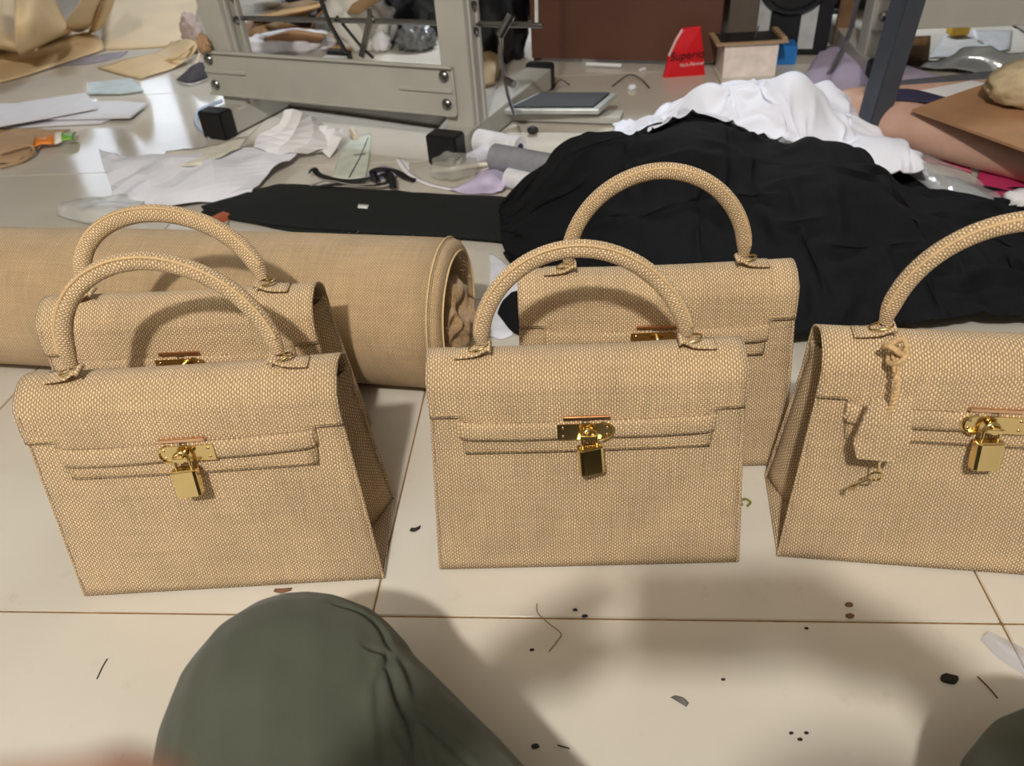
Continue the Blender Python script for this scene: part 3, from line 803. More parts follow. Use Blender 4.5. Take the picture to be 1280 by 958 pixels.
MB().lathe([(.012, 0), (.014, .006), (.008, .012)], 14, Matrix.Translation(inl(pdM, G(666, 165, .006)))).build('wheel', RUBBER, pd)
# second stand at the right: leg, cross plate, foot
P0 = AY(1085, 88, 2.02); P0[2] = 0
sr = stand('sewing_machine_stand', (P0[0]-.0, 1.93, 0), math.radians(-9), 'grey metal stand half out of the frame behind the dark steel post', (-.03, .60), [(-.0, 0), (.55, 0)], (.125, .26), rod=False, over=.02)
SR = sr
# square steel post
pb = G(1081, 186, 0)
po = empty('steel_post', (pb[0], pb[1], 0), math.radians(12), 'dark blue-grey square steel post rising beside the white cloth', 'post')
Mp = Matrix.Rotation(math.radians(4.5), 4, 'Y')
MB().box((-.023, -.023, 0.02), (.023, .023, 1.15), Mp, .003).build('tube', mat('post_paint', (62, 68, 78), .45, 0, .1), po)
MB().box((-.05, -.05, 0), (.05, .05, .022), None, .003).build('base_plate', mat('post_paint', (62, 68, 78)), po)

# ================================================================== THINGS AT THE BACK WALL SIDE
# brown cabinet panel
c0 = G(665, 78, 0); c1 = G(897, 84, 0)
yaw = math.atan2(c1[1]-c0[1], c1[0]-c0[0]); Lc_ = np.linalg.norm(c1-c0)
cb_ = empty('brown_cabinet', c0, yaw, 'low reddish brown wooden cabinet standing behind the sewing stand', 'cabinet')
BROWN = mat('brown_laminate', (92, 56, 42), .5, 0, .12, 5)
MB().box((0, 0, .012), (Lc_, .018, .72)).build('front_board', BROWN, cb_, smooth=False, bevel=.002)
MB().box((0, .018, .0), (.018, .38, .72)).build('side_board', BROWN, cb_, smooth=False)
MB().box((Lc_-.018, .018, .0), (Lc_, .38, .72)).build('side_board', BROWN, cb_, smooth=False)
MB().box((-.01, -.01, .72), (Lc_+.01, .39, .74)).build('top_board', BROWN, cb_, smooth=False)
o = MB().box((0, 0, 0), (.075, .05, .75)).build('wooden_batten', mat('dark_batten', (92, 80, 70), .6), smooth=False, bevel=.002); pbt = G(905, 80, 0); o.location = pbt; o.rotation_euler.z = yaw
tag(o, 'narrow dark upright batten beside the brown cabinet', 'batten')
# loudspeaker
s0 = G(930, 70, 0); s1 = G(1032, 70, 0); sw = np.linalg.norm(s1-s0); sy = math.atan2(s1[1]-s0[1], s1[0]-s0[0])
sp = empty('loudspeaker', (s0+s1)/2, sy, 'black loudspeaker with a round cone and two pale stripes', 'loudspeaker')
MB().box((-sw/2, 0, .004), (sw/2, .22, .44), None, .004).build('cabinet', mat('speaker_black', (16, 17, 20), .45), sp)
SW = mat('pale_stripe', (188, 190, 192), .5)
MB().box((-.088, -.003, .055), (-.052, .002, .30)).build('stripe', SW, sp, smooth=False)
MB().box((.030, -.003, .02), (.072, .002, .30)).build('stripe', SW, sp, smooth=False)
Ms = Matrix.Translation((.0, -.002, .205)) @ Matrix.Rotation(PI/2, 4, 'X')
MB().lathe([(.098, 0), (.098, .008), (.092, .016), (.084, .016), (.078, .006)], 40, Ms).build('surround', mat('speaker_rubber', (26, 27, 29), .35), sp)
MB().lathe([(.078, .0062), (.045, .0066), (.03, .0075)], 32, Ms).build('cone', mat('speaker_cone', (12, 12, 14), .5), sp)
MB().lathe([(.030, .0072), (.026, .014), (.014, .019), (.003, .021)], 24, Ms).build('dust_cap', SW, sp)
# plank beside the speaker
o = MB().box((0, 0, 0), (.05, .02, .7)).build('wooden_plank', mat('plank_wood', (122, 92, 62), .6, 0, .35, 14), smooth=False, bevel=.002)
o.location = G(1040, 62, 0); o.rotation_euler.z = sy; tag(o, 'rough brown plank standing right of the loudspeaker', 'plank')
# white carton with a brown open top, blue box next to it
w0 = AY(903, 92, 2.12); w1 = AY(967, 92, 2.12)
wbx = empty('white_carton', (w0[0], 2.12, 0), math.radians(-5), 'small white carton with a dark open top behind the white cloth', 'box')
ww = w1[0]-w0[0]; zt = AY(935, 54, 2.12)[2]; zt = max(zt, .06)
MB().box((0, 0, .0), (ww, .004, zt)).box((0, .004, 0), (.004, .10, zt)).box((ww-.004, .004, 0), (ww, .10, zt)).box((0, .10, 0), (ww, .104, zt)).box((0.004, .004, 0), (ww-.004, .1, .004)).build('carton_body', mat('carton_white', (238, 226, 220), .6), wbx, smooth=False)
KR = mat('carton_inner', (170, 140, 108), .7)
lid = MB(); lid.box((-.025, -.012, zt), (ww+.02, .0, zt+.006)); lid.box((-.025, 0, zt), (-.012, .11, zt+.006)); lid.box((ww+.006, 0, zt), (ww+.02, .12, zt+.010))
lid.build('rim', KR, wbx, smooth=False)
MB().box((-.010, .002, zt), (ww+.005, .108, zt+.003)).build('tray', mat('tray_black', (22, 20, 20), .5), wbx, smooth=False)
MB().tube([(ww*.60, .04, zt+.003), (ww*.66, .05, zt+.03)], .0022, 6).build('needle', STEEL, wbx)
b0_ = AY(967, 90, 2.2); z1 = AY(975, 58, 2.2)[2]
o = MB().box((0, 0, 0), (.055, .07, max(z1, .05)), None, .002).build('blue_box', mat('blue_card', (30, 118, 196), .5)); o.location = (b0_[0], 2.2, 0); o.rotation_euler.z = -.2
tag(o, 'small bright blue box beside the white carton', 'box')
# red packet with lettering, leaning on the cloth
def screen_plane(pts, Y):
    return [AY(px, py, Y) for px, py in pts]
YR = 2.16
RED = mat('red_foil', (214, 22, 34), .28, 0, .05, 20, .08, 60)
outline = [(828, 102), (836, 70), (845, 48), (853, 36), (876, 33), (879, 60), (882, 100)]
A = np.array(screen_plane(outline, YR)); c_ = A.mean(0); c_[2] = 0
rp = empty('red_packet', c_, 0, 'upright red plastic packet with black lettering', 'packet')
mb = MB(); n_ = len(A); F_ = [tuple(a-c_) for a in A]; Bk = [tuple(a-c_+np.array([0, .012, 0])) for a in A]
ctrF = tuple(np.mean(F_, 0)+np.array([0, -.006, 0])); ctrB = tuple(np.mean(Bk, 0)+np.array([0, .006, 0]))
mb.add(F_+Bk+[ctrF, ctrB], [((i+1) % n_, i, 2*n_) for i in range(n_)]+[(n_+i, n_+(i+1) % n_, 2*n_+1) for i in range(n_)]+[(i, (i+1) % n_, n_+(i+1) % n_, n_+i) for i in range(n_)])
mb.build('foil', RED, rp, smooth=False, bevel=.002)
def lettering(txt, p0, size, m, parent, origin, rx=PI/2, rz=0, name='lettering', shear=0.0, ry=0.0, ext=.0004):
    cu = bpy.data.curves.new(name, 'FONT'); cu.body = txt; cu.size = size; cu.extrude = ext; cu.shear = shear
    t = bpy.data.objects.new(name, cu); C.objects.link(t)
    bpy.context.view_layer.update()
    me = bpy.data.meshes.new_from_object(t.evaluated_get(bpy.context.evaluated_depsgraph_get()))
    C.objects.unlink(t); bpy.data.objects.remove(t)
    me.materials.clear(); me.materials.append(m)
    o = bpy.data.objects.new(name, me); C.objects.link(o); o.parent = parent
    o.location = tuple(np.array(p0)-origin); o.rotation_euler = (rx, ry, rz); return o
INK = mat('black_ink', (18, 8, 10), .5); WINK = mat('white_ink', (240, 215, 215), .5)
pt = AY(837, 76, YR-.010); lettering('Superio', pt, .0300, INK, rp, c_, shear=.15, ry=-.03)
pt = AY(850, 84, YR-.009); lettering('Rich-Flavour', pt, .0130, WINK, rp, c_, ry=-.05)
o = MB().tube([AY(836, 70, YR)-c_, AY(845, 50, YR)-c_, AY(853, 37, YR)-c_], .0035, 6).build('folded_edge', mat('foil_edge', (236, 200, 196), .3), rp)

# ================================================================== SCRAPS BEHIND THE STAND
def at_floor(px, py): p = G(px, py, 0); return (p[0], p[1], 0)
def scrap(name, rows, m, label, cat, **k): return patch(name, rows, m, label, cat, **k)
BAGBLK = mat('black_plastic', (14, 15, 18), .28, 0, .2, 40, .25, 60)
blob('rubbish_bag', at_floor(514, 44), (.135, .12, .30), BAGBLK, 'shiny black rubbish bag behind the cross plate of the sewing stand', 'bag', .35, 3.5, 2)
blob('rubbish_bag', at_floor(626, 74), (.085, .07, .25), BAGBLK, 'black rubbish bag beside the left end of the brown cabinet', 'bag', .4, 4.0, 5)
p = at_floor(626, 74)
blob('blue_cloth', (p[0]+.02, p[1]+.03, .225), (.075, .06, .09), mat('light_blue_cloth', (150, 172, 198), .8), 'bunch of light blue cloth on top of the black rubbish bag', 'cloth', .55, 3.6, 6)
blob('white_sack', at_floor(458, 58), (.105, .085, .115), mat('sack_white', (226, 224, 218), .45, 0, .05, 10, .1, 30), 'bulging white plastic sack behind the cross plate', 'sack', .3, 2.2, 8)
p = at_floor(458, 58)
blob('lilac_film', (p[0]+.005, p[1]+.02, .128), (.085, .06, .028), mat('lilac_film', (190, 188, 218), .35), 'pale lilac plastic film lying over the white sack', 'film', .4, 3.0, 9)
blob('plastic_bundle', at_floor(365, 66), (.15, .05, .04), mat('film_white', (222, 220, 228), .35), 'long bundle of pale plastic film behind the cross plate', 'bundle', .3, 2.5, 10)
blob('plastic_bag', at_floor(522, 62), (.055, .04, .045), mat('grey_film', (110, 112, 112), .25, 0, .2), 'crumpled grey plastic bag in front of the black rubbish bag', 'bag', .6, 4.2, 11)
blob('grey_cloth', at_floor(436, 22), (.09, .08, .17), mat('grey_knit', (96, 96, 104), .9), 'dark grey bundled cloth behind the white sack', 'cloth', .5, 3.4, 12)
blob('pale_cloth', at_floor(462, 2), (.06, .08, .32), mat('pale_grey_cloth', (206, 208, 212), .8), 'pale grey cloth hanging beside the shiny black bag', 'cloth', .5, 3.2, 13)
KRAFT = mat('kraft_paper', (186, 148, 100), .7, 0, .1, 12)
KRAFT2 = mat('kraft_dark', (138, 102, 66), .7, 0, .12, 12)
scrap('kraft_sheet', [[(318, 30, .02), (345, 32, .03), (385, 20, .04)], [(316, 22, .10), (350, 18, .10), (400, 8, .10)], [(330, 18, .02), (360, 8, .04), (415, -2, .05)]], KRAFT, 'light brown kraft paper strip curling behind the stand rod', 'paper')
scrap('kraft_sheet', [[(335, 60, .01), (365, 56, .03), (400, 58, .01)], [(330, 48, .06), (365, 40, .08), (405, 46, .06)], [(340, 44, .02), (370, 34, .03), (410, 38, .02)]], KRAFT2, 'dark curled kraft offcut above the plastic bundle', 'paper')
scrap('kraft_sheet', [[(430, 40, .02), (450, 42, .02), (478, 30, .02)], [(432, 20, .10), (452, 16, .12), (480, 5, .10)], [(440, 5, .2), (460, -5, .2), (485, -10, .2)]], KRAFT, 'upright folded kraft paper left of the white sack', 'paper')
scrap('kraft_sheet', [[(372, 62, .008), (410, 60, .012), (440, 62, .008)], [(375, 50, .01), (410, 46, .02), (440, 50, .01)], [(380, 40, .008), (412, 34, .01), (440, 36, .008)]], KRAFT, 'flat kraft offcut lying between plastic bundle and sack', 'paper')
scrap('paper_scrap', [[(316, 16, .05), (330, 14, .06), (350, 12, .06)], [(318, 4, .10), (335, 2, .12), (352, 2, .1)]], mat('pale_blue_paper', (206, 222, 240), .6), 'pale blue paper scrap at the top beside the left stand leg', 'paper')
thread('kraft_strip', [(388, 40, .02), (396, 22, .08), (412, 10, .12), (430, 14, .10), (440, 26, .04)], .004, KRAFT, 'narrow curved kraft strip looping above the drive rod', 'strip')
scrap('beige_offcut', [[(596, 106, .005), (606, 108, .005), (618, 106, .005)], [(594, 82, .04), (608, 76, .05), (620, 84, .04)], [(602, 66, .04), (612, 64, .05), (622, 68, .04)]], TAN, 'small beige leather offcut standing beside the stand leg', 'offcut')
scrap('beige_strip', [[(617, 98, .004), (621, 98, .004)], [(622, 70, .05), (628, 72, .05)], [(625, 34, .14), (629, 36, .14)]], mat('pale_beige', (214, 204, 180), .6), 'thin pale beige strip leaning upright beside the link rod', 'strip')
# kraft fluff on the plate's left end, dark cardboard on the floor below the plate
pf = SX @ Vector((-.665, .06, .19))
blob('paper_fluff', (pf[0], pf[1], pf[2]), (.014, .012, .022), mat('fluff', (184, 148, 112), .8), 'tuft of brown paper on the upper edge of the stand plate', 'scrap', .6, 3, 15)
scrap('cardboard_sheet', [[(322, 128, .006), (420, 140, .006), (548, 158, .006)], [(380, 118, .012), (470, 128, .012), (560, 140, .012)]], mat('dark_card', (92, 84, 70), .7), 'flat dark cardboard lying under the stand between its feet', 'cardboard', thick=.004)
# little things by the cabinet
for pts, lab in (([(733, 80, .008), (777, 82, .008)], 'white stick lying at the foot of the brown cabinet'), ([(806, 86, .006), (800, 88, .006)], 'short white plug end left of the red packet')):
    thread('white_stick', pts, .0055, PAPER, lab, 'stick')
thread('wire', [(690, 112, .004), (700, 100, .03), (712, 106, .004)], .0015, RUBBER, 'thin dark wire loop behind the foot pedal', 'wire')
thread('wire', [(765, 108, .004), (785, 94, .012), (800, 98, .01), (812, 110, .004)], .0015, RUBBER, 'thin dark wire curling beside the white cloth edge', 'wire')
for k, (px, py, lab) in enumerate(((722, 76, 'bit of white paper right of the white stick'), (648, 108, 'white plastic bit behind the stand foot'), (790, 112, 'white crumb beside the curling dark wire'))):
    blob('paper_bit', at_floor(px, py), (.012, .01, .008), PAPER, lab, 'scrap', .5, 3, 20+k, sub=2)

# ================================================================== RIGHT SIDE
LIL = mat('lilac_felt', (192, 180, 208), .85, 0, .06, 40)
scrap('lilac_cloth', [[(1000, 128, .02), (1050, 132, .025), (1100, 128, .03), (1200, 116, .06)], [(1006, 100, .02), (1060, 98, .03), (1110, 98, .03), (1200, 108, .06)], [(1012, 84, .015), (1060, 76, .03), (1110, 88, .03), (1198, 106, .06)], [(1028, 60, .01), (1050, 58, .015), (1110, 74, .02), (1180, 98, .04)]], LIL, 'sheet of pale lilac felt lying behind the steel post', 'cloth', thick=.003)
scrap('dark_cloth', [[(1098, 124, .100), (1140, 126, .102), (1190, 131, .098)], [(1098, 112, .102), (1140, 112, .104), (1182, 122, .100)]], mat('navy_cloth', (46, 40, 72), .85), 'strip of dark purple cloth under the white sheet', 'cloth', thick=.002)
scrap('white_sheet', [[(1132, 112, .092), (1180, 127, .092), (1215, 122, .094)], [(1150, 106, .094), (1195, 112, .096), (1235, 112, .098)], [(1165, 101, .096), (1200, 98, .098), (1242, 106, .10)]], PAPER, 'white sheet of paper beside the brown board', 'paper', thick=.0015)
CARD = mat('brown_board', (170, 128, 92), .65, 0, .14, 9)
scrap('brown_board', [[(1140, 138, .100), (1210, 163, .100), (1300, 196, .100), (1380, 226, .100)], [(1190, 120, .106), (1250, 135, .106), (1330, 158, .106), (1400, 180, .106)], [(1240, 103, .112), (1300, 112, .112), (1370, 128, .112), (1430, 145, .112)]], CARD, 'light brown pointed board resting over the bare leg', 'board', thick=.005, smooth=False)
blob('jute_pouch', tuple(G(1283, 127, .112)), (.080, .06, .045), mat('pouch_beige', (190, 172, 138), .85, 0, .12, 60, .4, 90), 'wrinkled beige cloth pouch on the brown board', 'pouch', .16, 3.0, 31)
PINK = mat('pink_cloth', (196, 50, 104), .7, 0, .08, 20)
scrap('pink_cloth', [[(1218, 236, .003), (1255, 250, .004), (1310, 262, .004)], [(1222, 222, .005), (1260, 232, .008), (1310, 240, .006)], [(1226, 206, .004), (1265, 214, .006), (1320, 222, .004)]], PINK, 'bright pink leather sheet in front of the bare leg', 'cloth', thick=.002)
scrap('pink_offcut', [[(1152, 202, .004), (1180, 205, .005), (1215, 216, .004)], [(1156, 194, .006), (1185, 196, .007), (1212, 206, .006)]], mat('rose_cloth', (206, 92, 124), .7), 'small rose pink offcut beside the clear plastic sheet', 'offcut', thick=.002)
CLEAR = mat('clear_film', (238, 240, 242), .07, 0, .02, 10, .3, 14, alpha=.30)
scrap('clear_plastic_sheet', [[(1090, 190, .02), (1130, 215, .012), (1200, 262, .006), (1255, 272, .004)], [(1110, 184, .03), (1150, 200, .03), (1210, 236, .022), (1258, 262, .008)], [(1130, 186, .01), (1160, 194, .014), (1215, 220, .012), (1262, 256, .004)]], CLEAR, 'clear glossy plastic sheet lying beside the black cloth heap', 'plastic', thick=.0006, rough=.006)
blob('white_fluff', at_floor(1275, 258), (.03, .02, .018), PAPER, 'small white frayed scrap below the pink sheet', 'scrap', .7, 4, 33, sub=3)
# clutter under the second stand
scrap('brown_box', [[(1110, 76, .003), (1160, 78, .003)], [(1112, 62, .07), (1162, 62, .07)], [(1114, 52, .12), (1163, 50, .12)]], mat('dark_wicker', (104, 80, 50), .8, 0, .3, 90, .5, 200), 'dark brown wicker panel behind the steel post', 'panel', thick=.02)
scrap('glitter_sheet', [[(1160, 72, .004), (1210, 70, .004), (1262, 62, .004)], [(1172, 56, .006), (1215, 54, .006), (1264, 50, .006)], [(1180, 40, .004), (1220, 38, .004), (1265, 38, .004)]], mat('pale_sheet', (205, 205, 205), .3), 'pale glossy sheet lying under the second stand', 'sheet')
p = G(1196, 43, .012); o = MB().box((-.025, -.02, 0), (.025, .02, .03), None, .003).build('yellow_block', mat('yellow_foam', (222, 178, 62), .6)); o.location = p; tag(o, 'little yellow block on the pale glossy sheet', 'block')
scrap('foil_sheet', [[(1145, 88, .004), (1200, 92, .006), (1290, 100, .006)], [(1160, 78, .02), (1205, 74, .04), (1290, 84, .03)], [(1180, 70, .03), (1215, 62, .06), (1290, 68, .05)]], mat('silver_film', (182, 188, 190), .12, .6, .1, 20, .5, 30), 'crumpled silver film under the second stand', 'film', rough=.018, rscale=14)
thread('steel_bar', [(1110, 80, .01), (1180, 82, .012), (1300, 92, .012)], .012, STEEL, 'steel bar lying across under the second stand', 'bar')
thread('white_tie', [(1217, 38, .05), (1222, 50, .04), (1228, 54, .02)], .004, PAPER, 'short white plastic tie over the pale glossy sheet', 'tie')
thread('grey_cable', [(1036, 92, .03), (1052, 66, .05), (1062, 40, .10), (1072, 0, .22), (1078, -40, .40)], .006, mat('grey_cable', (122, 122, 128), .5), 'grey cable running up beside the second stand leg', 'cable', n=8)

# more offcuts and bundles in the clutter behind the stand
scrap('leather_scrap', [[(306, 62, .006), (325, 64, .02), (346, 60, .006)], [(304, 44, .05), (326, 36, .07), (348, 42, .05)], [(308, 30, .03), (328, 22, .05), (350, 26, .03)]], KRAFT2, 'brown leather scrap right of the left stand leg', 'scrap', rough=.01)
scrap('white_paper_scrap', [[(342, 26, .02), (372, 22, .05), (402, 20, .02)], [(345, 8, .08), (375, 2, .10), (405, 2, .08)]], PAPER, 'white paper scrap at the top between leg and dark lever', 'paper', rough=.012, n=3, smooth=False)
scrap('grey_film_scrap', [[(392, 50, .008), (412, 48, .03), (436, 48, .008)], [(394, 30, .06), (414, 24, .08), (438, 26, .06)], [(398, 12, .05), (418, 6, .08), (440, 8, .05)]], mat('grey_film', (110, 112, 112)), 'crumpled grey film behind the dark levers', 'film', rough=.02)
scrap('tan_strip', [[(352, 56, .01), (385, 50, .04), (425, 54, .01)], [(354, 48, .04), (386, 40, .07), (426, 46, .04)]], TAN, 'curved tan leather strip above the pale plastic bundle', 'strip')
scrap('tan_strip', [[(318, 44, .03), (342, 38, .06), (372, 40, .03)], [(320, 36, .06), (344, 28, .09), (374, 32, .05)]], TAN2 if 'TAN2' in globals() else TAN, 'short tan leather strip crossing the drive rod at the left', 'strip')
blob('white_foam', at_floor(478, 64), (.03, .025, .035), PAPER, 'small white foam lump right of the white sack', 'foam', .5, 3, 71, sub=3)
blob('navy_bundle', at_floor(398, 16), (.10, .08, .16), mat('navy_bundle', (52, 54, 66), .9), 'dark navy cloth bundle behind the levers', 'bundle', .5, 3, 72)
for k, (x, y, w, h, col, nm) in enumerate(((-.62, 3.38, .36, .34, (58, 56, 60), 'dark grey'), (-.20, 3.30, .34, .40, (40, 40, 46), 'black'), (.16, 3.00, .34, .36, (70, 62, 58), 'brown grey'), (.56, 2.86, .30, .42, (46, 48, 58), 'navy'),
                                          (.90, 2.80, .30, .40, (64, 54, 48), 'dark brown'), (1.26, 2.72, .34, .42, (84, 74, 62), 'taupe'), (1.64, 2.66, .36, .40, (50, 48, 50), 'charcoal'))):
    e = empty('filler_bale', (x, y, 0), math.radians(-8+k*3), nm+' filler bale added to darken the gaps far behind the stands', 'fabric bale', 'filler bales added at the back')
    mcol = mat('bale_'+nm.replace(' ', '_'), col, .9, 0, .15, 20)  # dark bales added to cover the bright far floor
    MB().box((-w/2, 0, 0), (w/2, .24, h), None, .03).build('bale', mcol, e)
    for t in (-.28, .28): MB().box((w*t-.012, -.004, .004), (w*t+.012, .244, h+.004), None, .002).build('band', RUBBER, e)

# ================================================================== LEFT SIDE
TAN2 = mat('tan_sheet_back', (222, 200, 164), .55, 0, .06, 8)
scrap('tan_sheet', [[(-40, 112, .004), (20, 98, .004), (70, 82, .006), (130, 62, .006)], [(-40, 92, .02), (20, 78, .025), (70, 66, .03), (128, 52, .02)], [(-40, 70, .04), (20, 62, .05), (70, 52, .06), (118, 42, .04)], [(-40, 50, .02), (20, 44, .02), (70, 36, .03), (100, 32, .02)]], TAN, 'lowest tan sheet of the pile at the left, lying flat and curved', 'sheet', thick=.003)
scrap('tan_sheet', [[(-40, 62, .05), (0, 62, .05), (24, 64, .06)], [(-40, 55, .11), (0, 54, .12), (22, 58, .11)], [(-40, 20, .16), (0, 16, .17), (20, 22, .15)], [(-40, -20, .20), (0, -24, .22), (20, -18, .20)]], TAN, 'tan sheet bulging at the left edge of the photo', 'sheet', thick=.003)
scrap('tan_sheet', [[(25, 69, .06), (50, 58, .06), (88, 42, .06)], [(20, 60, .11), (48, 48, .12), (88, 36, .08)], [(18, 20, .20), (46, 12, .20), (76, 14, .12)], [(18, -25, .26), (40, -30, .26), (60, -22, .18)]], TAN, 'folded tan sheet standing up with a pointed corner', 'sheet', thick=.003)
scrap('tan_roll_sheet', [[(84, 38, .07), (100, 40, .05), (110, 36, .05)], [(84, 26, .13), (100, 24, .12), (118, 26, .09)], [(100, 2, .20), (115, 0, .19), (128, 4, .14)], [(110, -25, .26), (125, -25, .25), (140, -20, .20)]], TAN2, 'pale tan sheet rolled up beside the folded one', 'sheet', thick=.003)
scrap('tan_flap_sheet', [[(110, 42, .04), (118, 40, .05), (128, 34, .05)], [(118, 24, .10), (128, 20, .11), (138, 14, .09)], [(126, 2, .16), (136, -2, .16), (144, -4, .12)]], TAN, 'narrow tan flap leaning on the pale rolled sheet', 'sheet', thick=.003)
scrap('tan_board', [[(128, 62, .003), (180, 60, .003), (222, 57, .003), (236, 52, .003)], [(130, 40, .02), (185, 38, .02), (228, 34, .02), (242, 30, .02)], [(134, 10, .05), (190, 6, .05), (236, 2, .05), (249, -2, .05)], [(136, -25, .07), (195, -30, .07), (240, -34, .07), (254, -36, .07)]], TAN2, 'broad pale tan sheet lying behind the flat offcut, left of the stand leg', 'sheet', thick=.004)
o = MB().box((0, 0, 0), (.5, .03, .5)).build('maroon_panel', mat('maroon_board', (110, 44, 38), .5), smooth=False); pm = G(-20, 6, 0); o.location = (pm[0]-.3, pm[1]+.1, 0); tag(o, 'dark maroon panel behind the tan sheets', 'panel')
scrap('paper_offcut', [[(60, 82, .002), (110, 80, .002), (150, 72, .002)], [(75, 74, .003), (110, 70, .003), (160, 64, .003)]], mat('grey_violet_paper', (150, 146, 158), .6), 'grey-violet offcut under the edge of the lowest tan sheet', 'offcut')  # plain grey-violet offcut lying flat
scrap('beige_leather_offcut', [[(122, 85, .003), (150, 93, .003), (175, 99, .003)], [(160, 74, .004), (190, 80, .01), (215, 86, .006)], [(200, 64, .01), (220, 68, .03), (238, 72, .02)], [(215, 52, .02), (236, 50, .06), (250, 56, .05)]], TAN, 'flat beige leather offcut with cut-out strips left of the stand', 'offcut', thick=.002, rough=.003)
thread('beige_strap', [(186, 92, .004), (200, 78, .012), (222, 72, .03), (234, 62, .05), (246, 52, .05)], .004, TAN, 'long narrow beige strap across the flat leather offcut', 'strap')
thread('beige_strap', [(238, 100, .004), (244, 82, .03), (252, 62, .05), (258, 50, .06)], .004, TAN2, 'short pale strap in front of the grey cloth scrap', 'strap')
scrap('grey_scrap', [[(220, 100, .003), (238, 104, .004), (268, 94, .004)], [(238, 84, .05), (250, 78, .06), (266, 82, .04)]], mat('slate_cloth', (92, 92, 104), .9), 'pointed slate grey cloth scrap beside the stand leg', 'scrap', thick=.003)
blob('cloth_bundle', tuple(G(247, 64, .0)), (.032, .035, .065), mat('mauve_cloth', (186, 168, 162), .85), 'small mauve-beige cloth bundle beside the stand leg', 'bundle', .6, 3.5, 41)
# pale strips of card
WCARD = mat('white_card', (226, 226, 232), .5, 0, .03)
for k, (q, z, lab) in enumerate((
    ([(-30, 164), (60, 158), (126, 155), (148, 146), (60, 152), (-30, 158)], .002, 'undermost white card strip at the left'),
    ([(-30, 150), (70, 150), (163, 148), (184, 131), (150, 128), (-30, 132)], .010, 'long white card strip with a slanted end, second in the stack'),
    ([(-30, 164), (50, 150), (123, 136), (107, 118), (40, 128), (-30, 140)], .020, 'topmost white card strip of the stack at the left'),
    ([(110, 118), (150, 118), (180, 114), (165, 100), (140, 102), (112, 105)], .004, 'pale blue card piece behind the stack of white strips'))):
    P = [G(x, y, z) for x, y in q]; c = np.mean(P, 0); c[2] = 0
    n_ = len(P); o = MB().add([tuple(p-c) for p in P]+[tuple(p-c+np.array([0, 0, .005])) for p in P], [tuple(range(n_))[::-1], tuple(range(n_, 2*n_))]+[(i, (i+1) % n_, n_+(i+1) % n_, n_+i) for i in range(n_)]).build('card_strip', WCARD if k < 3 else mat('pale_blue_card', (204, 220, 226), .35), smooth=False)
    o.location = c; tag(o, lab, 'card', 'pale card strips on the floor')
# snack wrapper
wr = empty('snack_wrapper', G(73, 181, 0), .30, 'small orange, white and green snack wrapper on the floor', 'wrapper'); wr.scale = (.85, 1.25, 1.5)
def strip(x0, x1, m, name):
    P = [[(x, y, .006+.010*math.cos(y*38)*math.cos(x*14)+.002*math.sin(x*90+y*60)) for y in np.linspace(-.028, .028, 8)] for x in np.linspace(x0, x1, 6)]
    return MB().grid(P).build(name, m, wr, solid=.002, angle=0)
strip(-.055, .0, mat('wrapper_orange', (236, 136, 34), .35), 'orange_end'); strip(.0, .022, mat('wrapper_white', (236, 232, 222), .35), 'white_band'); strip(.022, .052, mat('wrapper_green', (120, 180, 62), .35), 'green_end')
BRN = mat('brown_strap', (178, 146, 112), .75, 0, .1)
scrap('brown_cloth', [[(-30, 204, .003), (10, 204, .004), (38, 196, .004)], [(-30, 186, .02), (10, 182, .02), (42, 184, .01)], [(-30, 172, .006), (20, 166, .012), (56, 172, .006)], [(-30, 164, .004), (30, 162, .006), (88, 162, .004)]], BRN, 'heap of light brown cloth strips at the left edge', 'cloth', thick=.003, rough=.006)
thread('brown_strap', [(0, 192, .022), (20, 186, .024), (38, 182, .022), (42, 190, .012), (30, 200, .008), (0, 210, .006)], .004, BRN, 'looped light brown strap lying on the brown cloth', 'strap')
# white paper and cloth heap in front of the stand
scrap('white_fabric', [[(145, 262, .003), (200, 264, .004), (250, 256, .004), (312, 250, .004)], [(140, 238, .006), (190, 240, .02), (250, 232, .03), (335, 220, .01)], [(130, 210, .006), (180, 214, .03), (240, 206, .04), (355, 204, .02)], [(124, 188, .004), (160, 200, .012), (230, 196, .02), (384, 186, .01)]], WHITECLOTH, 'wide white cloth spread behind the roll, in front of the stand', 'cloth', thick=.0015, rough=.018, rscale=9, n=4, smooth=False)
scrap('cream_paper', [[(205, 208, .040), (250, 206, .044), (300, 186, .034)], [(208, 190, .030), (255, 184, .034), (310, 172, .03)]], mat('cream_paper', (232, 228, 214), .7), 'cream tissue paper lying on the white cloth', 'paper', rough=.005)
scrap('crumpled_paper', [[(318, 184, .03), (345, 196, .02), (386, 196, .006)], [(325, 172, .06), (360, 178, .05), (410, 188, .012)], [(350, 160, .08), (370, 164, .07), (418, 172, .02)], [(356, 140, .11), (378, 142, .10), (398, 152, .05)]], PAPER, 'creased white paper sheet propped up on the white cloth', 'paper', rough=.016, rscale=11, n=2, smooth=False)
scrap('crumpled_paper', [[(372, 186, .01), (395, 192, .006), (412, 198, .003)], [(378, 172, .03), (405, 172, .03), (428, 176, .02)], [(385, 162, .04), (410, 160, .05), (428, 164, .03)]], PAPER, 'folded white paper piece nearest the middle of the stand', 'paper', rough=.014, rscale=13, n=2, smooth=False)
CL2 = mat('milky_film', (232, 234, 230), .2, 0, .03, 10, .3, 20, alpha=.45)
scrap('plastic_film', [[(72, 272, .003), (120, 282, .004), (190, 274, .003)], [(76, 258, .02), (120, 262, .03), (180, 262, .012)], [(110, 248, .006), (150, 246, .016), (185, 246, .004)]], CL2, 'milky plastic film scrap behind the left bag handles', 'plastic', rough=.008)
